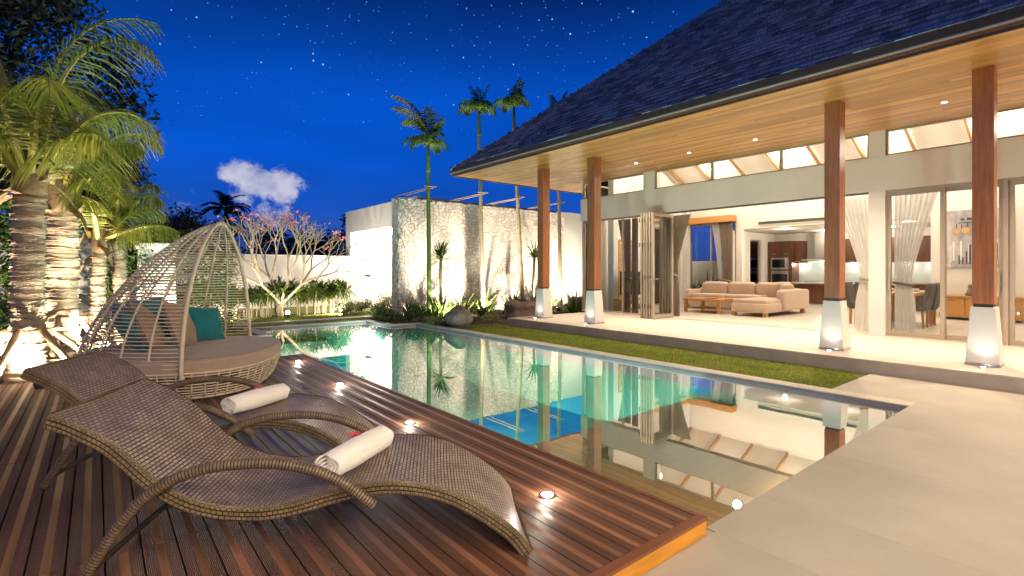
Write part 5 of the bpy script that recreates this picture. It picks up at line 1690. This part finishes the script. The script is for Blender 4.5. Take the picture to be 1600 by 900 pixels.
boulder('smooth brown boulder at the edge of the pool', (7.35, 11.15, GZ), (.62, .82, .58), 'rock', 51)
boulder('large dark boulder in front of the timber columns', (10.05, 12.0, GZ), (.95, .75, .6), 'rock_dark', 52)
boulder('pale boulder among the shrubs behind the terrace corner', (13.4, 12.4, GZ), (.9, .7, .6), 'rock', 53)

# hedge of leggy strap plants before the boundary wall
rg = random.Random(61)
hp = thing('hedge_plant', 'leggy strap leaved hedge plant before the boundary wall', 'hedge', (0, 0, 0), 0, 'hedge plants along the boundary wall', world=False)
b = MB()
heads = []
for k in range(5):
    x, y, z = rg.uniform(-.28, .28), rg.uniform(-.15, .15), rg.uniform(.45, .85); heads.append((x, y, z))
    b.tube([(x * .6, y * .6, 0), (x, y, z)], [.018, .014], 5, cap=False)
b.build('stem', 'stem', hp, org=(0, 0, 0))
b = MB()
for h in heads: strap_clump(b, h, 34, .52, .042, rg, droop=1.0, el=(-20, 85), r0=.02, seg=4)
b.build('leaves', 'strap', hp, org=(0, 0, 0))
k = 0; x = -1.2
while x < 6.75:
    loc = (x, 17.3 + rg.uniform(-.25, .2), GZ)
    if k == 0: hp.location = loc
    else: dup(hp, loc, rg.uniform(0, TAU), scale=rg.uniform(.88, 1.12))
    x += rg.uniform(.22, .32); k += 1


# frangipani with uplight
def frangipani():
    rg = random.Random(77)
    t = thing('frangipani_tree', 'bare branched frangipani tree with pink flowers above the hedge', 'tree', (4.50, 17.0, GZ))
    wood, tips = MB(), []

    def grow(p, d, L, r, lev):
        q = p + d * L
        mid = p + d * L * .5 + Vector((rg.uniform(-1, 1), rg.uniform(-1, 1), rg.uniform(-.5, 1))) * L * .05
        wood.tube([p, mid, q], [r, r * .88, r * .78], 6 if lev > 2 else 9, cap=lev > 5)
        if lev == 6 or L < .12:
            tips.append((q, d)); return
        n = 2 if rg.random() < .72 else 3
        a0 = rg.uniform(0, TAU)
        for k in range(n):
            a = a0 + TAU * k / n + rg.uniform(-.4, .4)
            s1 = d.cross(Vector((.3, .2, 1))).normalized(); s2 = d.cross(s1)
            sp = rg.uniform(.42, .72)
            nd = (d + (s1 * math.cos(a) + s2 * math.sin(a)) * sp + Vector((0, 0, .16))).normalized()
            grow(q, nd, L * rg.uniform(.70, .88), r * .74, lev + 1)
    base = Vector((4.50, 17.0, GZ))
    wood.tube([base, base + Vector((-.02, 0, .2)), base + Vector((0, 0, .42))], [.10, .085, .075], 9)
    base = base + Vector((0, 0, .34))
    for (az, el, L) in ((195, 46, .85), (-30, 46, .85), (130, 66, .85), (-10, 74, .85)):
        d = Vector((math.cos(R(az)) * math.cos(R(el)), math.sin(R(az)) * math.cos(R(el)), math.sin(R(el))))
        grow(base + Vector((0, 0, .05)), d, L, .048, 1)
    wood.build('branches', 'frangi', t, smooth=True)
    fl = MB(); top = sorted(tips, key=lambda q: -q[0].z)
    for (q, d) in top:
        if rg.random() > .24: continue
        for k in range(rg.randint(4, 9)):
            c = q + Vector((rg.gauss(0, .05), rg.gauss(0, .05), rg.uniform(0, .09)))
            dd = Vector((rg.gauss(0, 1), rg.gauss(0, 1), rg.gauss(0, 1))).normalized(); sd = dd.cross(Vector((.3, .5, .8))).normalized()
            fl.strip([c - dd * .035, c, c + dd * .035], [.02, .055, .02], sd)
    fl.build('blossoms', 'blossom', t, kind='stuff')
    lf = MB()
    for (q, d) in top[-14:]:
        for k in range(6):
            a = rg.uniform(0, TAU); dd = Vector((math.cos(a), math.sin(a), .4)).normalized()
            lf.strip([q, q + dd * .10, q + dd * .2], [.02, .06, .01], dd.cross(Vector((0, 0, 1))))
    lf.build('leaves', 'strap', t)


frangipani()


def spot_fixture(label, loc, target, power, angle=70, color=(1, .86, .66), group='garden spotlights', rad=.04, dome=False):
    loc = Vector(loc); d = (Vector(target) - loc).normalized()
    t = thing('garden_spotlight', label, 'spotlight', (loc.x, loc.y, GZ), 0, group)
    b = MB(); b.tube([loc - d * .16, loc - d * .12, loc - d * .02, loc + d * .0], [.02, .05, .062, .062], 14); b.build('housing', 'collar', t, smooth=True)
    b = MB(); b.tube([loc + d * .002, loc + d * .006], [.05, .05], 14)
    if dome: b.super(loc + d * .02 + Vector((-.02, -.06, 0)), (.11, .11, .11), 1, nu=14, nv=10)
    b.build('lens', 'lamp_cool', t)
    b = MB(); b.tube([(loc.x, loc.y, GZ), loc - d * .1], .013, 7); b.build('stake', 'collar', t)
    lamp('SPOT', tuple(loc + d * .03), power * K_GARDEN, t, color, rad, target, angle, .5)
    return t


# climbing hedge, green wall and far trees
def leafwall(name, label, boxes, n, leaf, mat, seed, loc, cat='hedge'):
    rg = random.Random(seed); t = thing(name, label, cat, loc)
    b = MB(); vol = [(q[1] - q[0]) * (q[3] - q[2]) * (q[5] - q[4]) for q in boxes]
    ph = [rg.uniform(0, TAU) for _ in range(4)]
    for i in range(n):
        q = rg.choices(boxes, vol)[0]
        p = Vector((rg.uniform(q[0], q[1]), rg.uniform(q[2], q[3]), rg.uniform(q[4], q[5])))
        lump = .5 + .25 * math.sin(3.1 * p.x + ph[0]) * math.sin(2.7 * p.z + ph[1]) + .25 * math.sin(5.3 * p.z + 4.1 * p.y + ph[2])
        if rg.random() > .35 + .65 * lump: continue
        d = Vector((rg.gauss(0, 1), rg.gauss(0, 1), rg.gauss(0, .7))).normalized(); sd = d.cross(Vector((rg.gauss(0, 1), rg.gauss(0, 1), rg.gauss(0, 1)))).normalized()
        l = leaf * rg.uniform(.6, 1.3)
        b.strip([p, p + d * l * .5, p + d * l], [l * .12, l * .55, l * .06], sd)
    b.build('foliage', mat, t)
    b = MB()
    for q in boxes:
        for k in range(4):
            x = q[0] + (q[1] - q[0]) * (k + .5) / 4; b.tube([(x, (q[2] + q[3]) / 2, q[4]), (x + .05, (q[2] + q[3]) / 2 + .05, q[5] - .1)], [.02, .01], 5, cap=False)
    b.build('stem', 'stem', t)


leafwall('hedge', 'tall green leafy hedge at the left edge beside the palms', [(-2.6, -.72, 11.1, 12.1, GZ, 2.5)], 11000, .10, 'leaf', 301, (-1.8, 10.5, GZ))
leafwall('climbing_hedge', 'bright climbing hedge on the white garden wall', [(.05, .95, 12.9, 13.5, GZ, 2.25)], 4200, .10, 'leaf', 302, (.5, 13.2, GZ))
bush('wall_top_shrub', 'round shrub growing above the white masonry pillar', (1.05, 13.75, 1.80), (.8, .6, .62), 700, .09, 'leaf', 303, stems=3)
bush('wall_top_shrub', 'small shrub on the wall just right of the pillar', (1.75, 13.9, 1.78), (.75, .6, .55), 500, .09, 'leaf', 304, stems=3)
leafwall('clipped_hedge', 'yellow green hedge seen through the daybed ribs', [(1.2, 2.55, 13.3, 13.9, GZ, 1.75)], 5200, .09, 'leaf', 305, (1.9, 13.6, GZ))


def tree(name, label, x, y, h, crown, n, leaf, seed, group='dark trees beyond the garden walls', blobs=14, trunk=.18):
    rg = random.Random(seed); t = thing(name, label, 'tree', (x, y, GZ), 0, group)
    B = []
    for _ in range(blobs):
        a = rg.uniform(0, TAU); rr = rg.random() ** .6
        B.append(Vector((x + crown[0] * rr * math.cos(a), y + crown[1] * rr * math.sin(a), h - crown[2] + crown[2] * 1.0 * rg.uniform(-.8, 1))))
    b = MB()
    for c in B:
        b.tube([(x, y, GZ + (h - crown[2] * 1.6) * .7), ((x + c.x) / 2, (y + c.y) / 2, (h - crown[2] * 1.3 + c.z) / 2), tuple(c)], [trunk * .5, trunk * .3, .02], 5, cap=False)
    b.build('limb', 'stem' if leaf > 9 else 'leaf_dark', t, kind='stuff')
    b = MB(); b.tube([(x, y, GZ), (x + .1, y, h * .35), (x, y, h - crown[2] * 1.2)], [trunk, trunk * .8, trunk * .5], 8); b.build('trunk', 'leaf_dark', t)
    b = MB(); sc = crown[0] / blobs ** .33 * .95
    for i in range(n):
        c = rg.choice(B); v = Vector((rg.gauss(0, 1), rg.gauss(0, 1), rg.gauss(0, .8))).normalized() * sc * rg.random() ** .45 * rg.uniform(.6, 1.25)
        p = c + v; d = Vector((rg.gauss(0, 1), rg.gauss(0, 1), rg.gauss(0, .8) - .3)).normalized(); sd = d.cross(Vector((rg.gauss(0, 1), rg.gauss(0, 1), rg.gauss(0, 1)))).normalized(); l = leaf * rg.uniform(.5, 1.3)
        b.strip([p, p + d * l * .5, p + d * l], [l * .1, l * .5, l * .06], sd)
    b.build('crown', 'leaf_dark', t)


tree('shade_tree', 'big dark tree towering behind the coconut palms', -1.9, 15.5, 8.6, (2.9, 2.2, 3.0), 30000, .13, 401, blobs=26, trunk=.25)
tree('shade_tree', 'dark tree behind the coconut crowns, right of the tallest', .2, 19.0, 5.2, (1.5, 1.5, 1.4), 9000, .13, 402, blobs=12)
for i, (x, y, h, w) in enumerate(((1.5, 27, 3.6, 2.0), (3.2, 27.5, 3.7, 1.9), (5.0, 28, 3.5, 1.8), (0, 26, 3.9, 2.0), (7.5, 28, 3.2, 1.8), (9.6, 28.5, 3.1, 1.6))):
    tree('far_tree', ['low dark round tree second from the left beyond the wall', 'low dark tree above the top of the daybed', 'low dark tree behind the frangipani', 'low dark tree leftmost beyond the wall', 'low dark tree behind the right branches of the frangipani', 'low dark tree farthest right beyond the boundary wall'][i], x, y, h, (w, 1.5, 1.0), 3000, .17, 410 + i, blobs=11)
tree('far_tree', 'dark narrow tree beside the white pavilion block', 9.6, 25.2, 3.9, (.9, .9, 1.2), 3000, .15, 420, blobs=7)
rg = random.Random(88); frond.rg = rg
t = thing('far_palm', 'dark palm silhouette above the daybed top', 'palm tree', (4.95, 28, GZ))
b = MB(); b.tube([(4.95, 28, GZ), (4.9, 28, 4.3)], [.14, .10], 7); b.build('trunk', 'leaf_dark', t)
b = MB()
for k in range(14): frond(b, (4.9, 28, 4.3), rg.uniform(0, TAU), R(rg.uniform(10, 85)), 1.25, R(95), 18, .38, .07, 0, .6)
b.build('crown', ['leaf_dark'], t)
# plants outside the living-room garden window
for i, (x, y, L) in enumerate(((18.3, 9.9, 1.5), (18.6, 10.6, 1.7), (18.0, 11.3, 1.3), (19.2, 11.6, 1.6))):
    clump_plant('window_plant', 'arching garden plant outside the living room window', (x, y, GZ), L, .07, 40, 'strap', 500 + i, 'garden plants outside the living room window', el=(45, 88), droop=.9)
for i, (x, y) in enumerate(((15.3, 11.8), (16.0, 12.0), (16.6, 11.7))):
    bush('window_shrub', 'leafy shrub lit up outside the end window', (x, y, GZ), (.8, .7, 1.3), 500, .12, 'leaf', 520 + i, 'shrubs outside the end window')

# garden spotlights; some added to lift palm crowns, wing wall and pavilion
spot_fixture('spotlight at the foot of the frangipani, glaring towards the pool', (4.46, 16.1, .06), (4.5, 16.9, 1.9), 70, 125, dome=True)
spot_fixture('spotlight at the foot of the second slim palm, washing the stone wall', (9.55, 12.95, .0), (9.8, 14.6, 1.2), 620, 125)
spot_fixture('spotlight among the shrubs washing the right half of the stone wall', (12.7, 13.0, .0), (12.4, 14.9, 1.6), 420, 120)
spot_fixture('added spotlight at the rear wing doorway beyond the terrace', (15.2, 13.4, .0), (16.6, 15.3, 2.0), 330, 140)  # added lamp to brighten the grey wing wall
spot_fixture('spotlight by the broad boulder washing the stone wall', (7.95, 12.6, .0), (8.3, 14.9, 1.9), 330, 135)
spot_fixture('spotlight in front of the nearest coconut palm', (-.50, 8.0, .06), (-.64, 8.66, 1.3), 380, 140)
spot_fixture('added unseen spotlight behind the daybed aimed up into the palm crowns', (.02, 8.8, .0), (-.35, 9.4, 3.3), 620, 80)  # added lamp, hidden by the daybed, to brighten the crowns
spot_fixture('added spotlight on the hedge side of the nearest coconut palm', (-1.05, 8.75, .06), (-.64, 8.7, 2.4), 300, 110)  # extra lamp added where the trunk blocks the front one
spot_fixture('spotlight between the broad and slim coconut palms', (.15, 10.2, .0), (.05, 10.95, 1.2), 300, 130)
spot_fixture('spotlight under the left hedge', (-1.15, 10.0, .0), (-1.1, 11.3, 1.4), 220, 130)
spot_fixture('spotlight behind the hedge washing the boundary wall', (3.4, 19.6, .0), (3.6, 21.2, 1.0), 80, 150)
spot_fixture('spotlight before the hedge behind the daybed', (2.5, 16.0, .0), (2.6, 17.3, .7), 190, 150)
spot_fixture('spotlight in front of the hedge near the pool end', (6.2, 16.3, .0), (5.9, 17.4, .6), 200, 150)
spot_fixture('spotlight under the climbing hedge by the pillar', (.95, 12.3, .0), (1.0, 13.4, 1.2), 140, 120)
spot_fixture('spotlight under the shrubs outside the end window', (15.9, 11.2, .0), (15.9, 12.0, .8), 420, 150)
spot_fixture('spotlight under the plants outside the back window', (18.2, 10.2, .0), (19.5, 10.6, 1.2), 70, 120)

spot_fixture('added spotlight among the low shrubs washing the white pavilion block', (7.3, 18.9, .0), (8.4, 18.9, 3.2), 330, 150)  # added lamp to whiten the pavilion's fascia

# grass blades on the lawn in view
rg = random.Random(9)
b = MB()
def blades(x0, x1, y0, y1, n, h):
    for i in range(n):
        p = Vector((rg.uniform(x0, x1), rg.uniform(y0, y1), GZ)); a = rg.uniform(0, TAU); hh = h * rg.uniform(.5, 1.2)
        sd = Vector((math.cos(a), math.sin(a), 0)); ln = Vector((rg.gauss(0, .5), rg.gauss(0, .5), 1)).normalized() * hh
        k = len(b.v); b.v += [tuple(p - sd * .005), tuple(p + sd * .005), tuple(p + ln)]; b.f.append((k, k + 1, k + 2)); b.m.append(0)
blades(6.96, 8.42, 2.36, 11.0, 36000, .035)
blades(2.0, 6.6, 14.17, 14.8, 5000, .05)
blades(0.5, 7.5, 15.2, 17.0, 14000, .05)
blades(-.5, 2.8, 12.45, 14.8, 7000, .05)
tag(b.build('grass', 'grass'), 'short mown grass blades on the lawn', 'grass', kind='stuff')
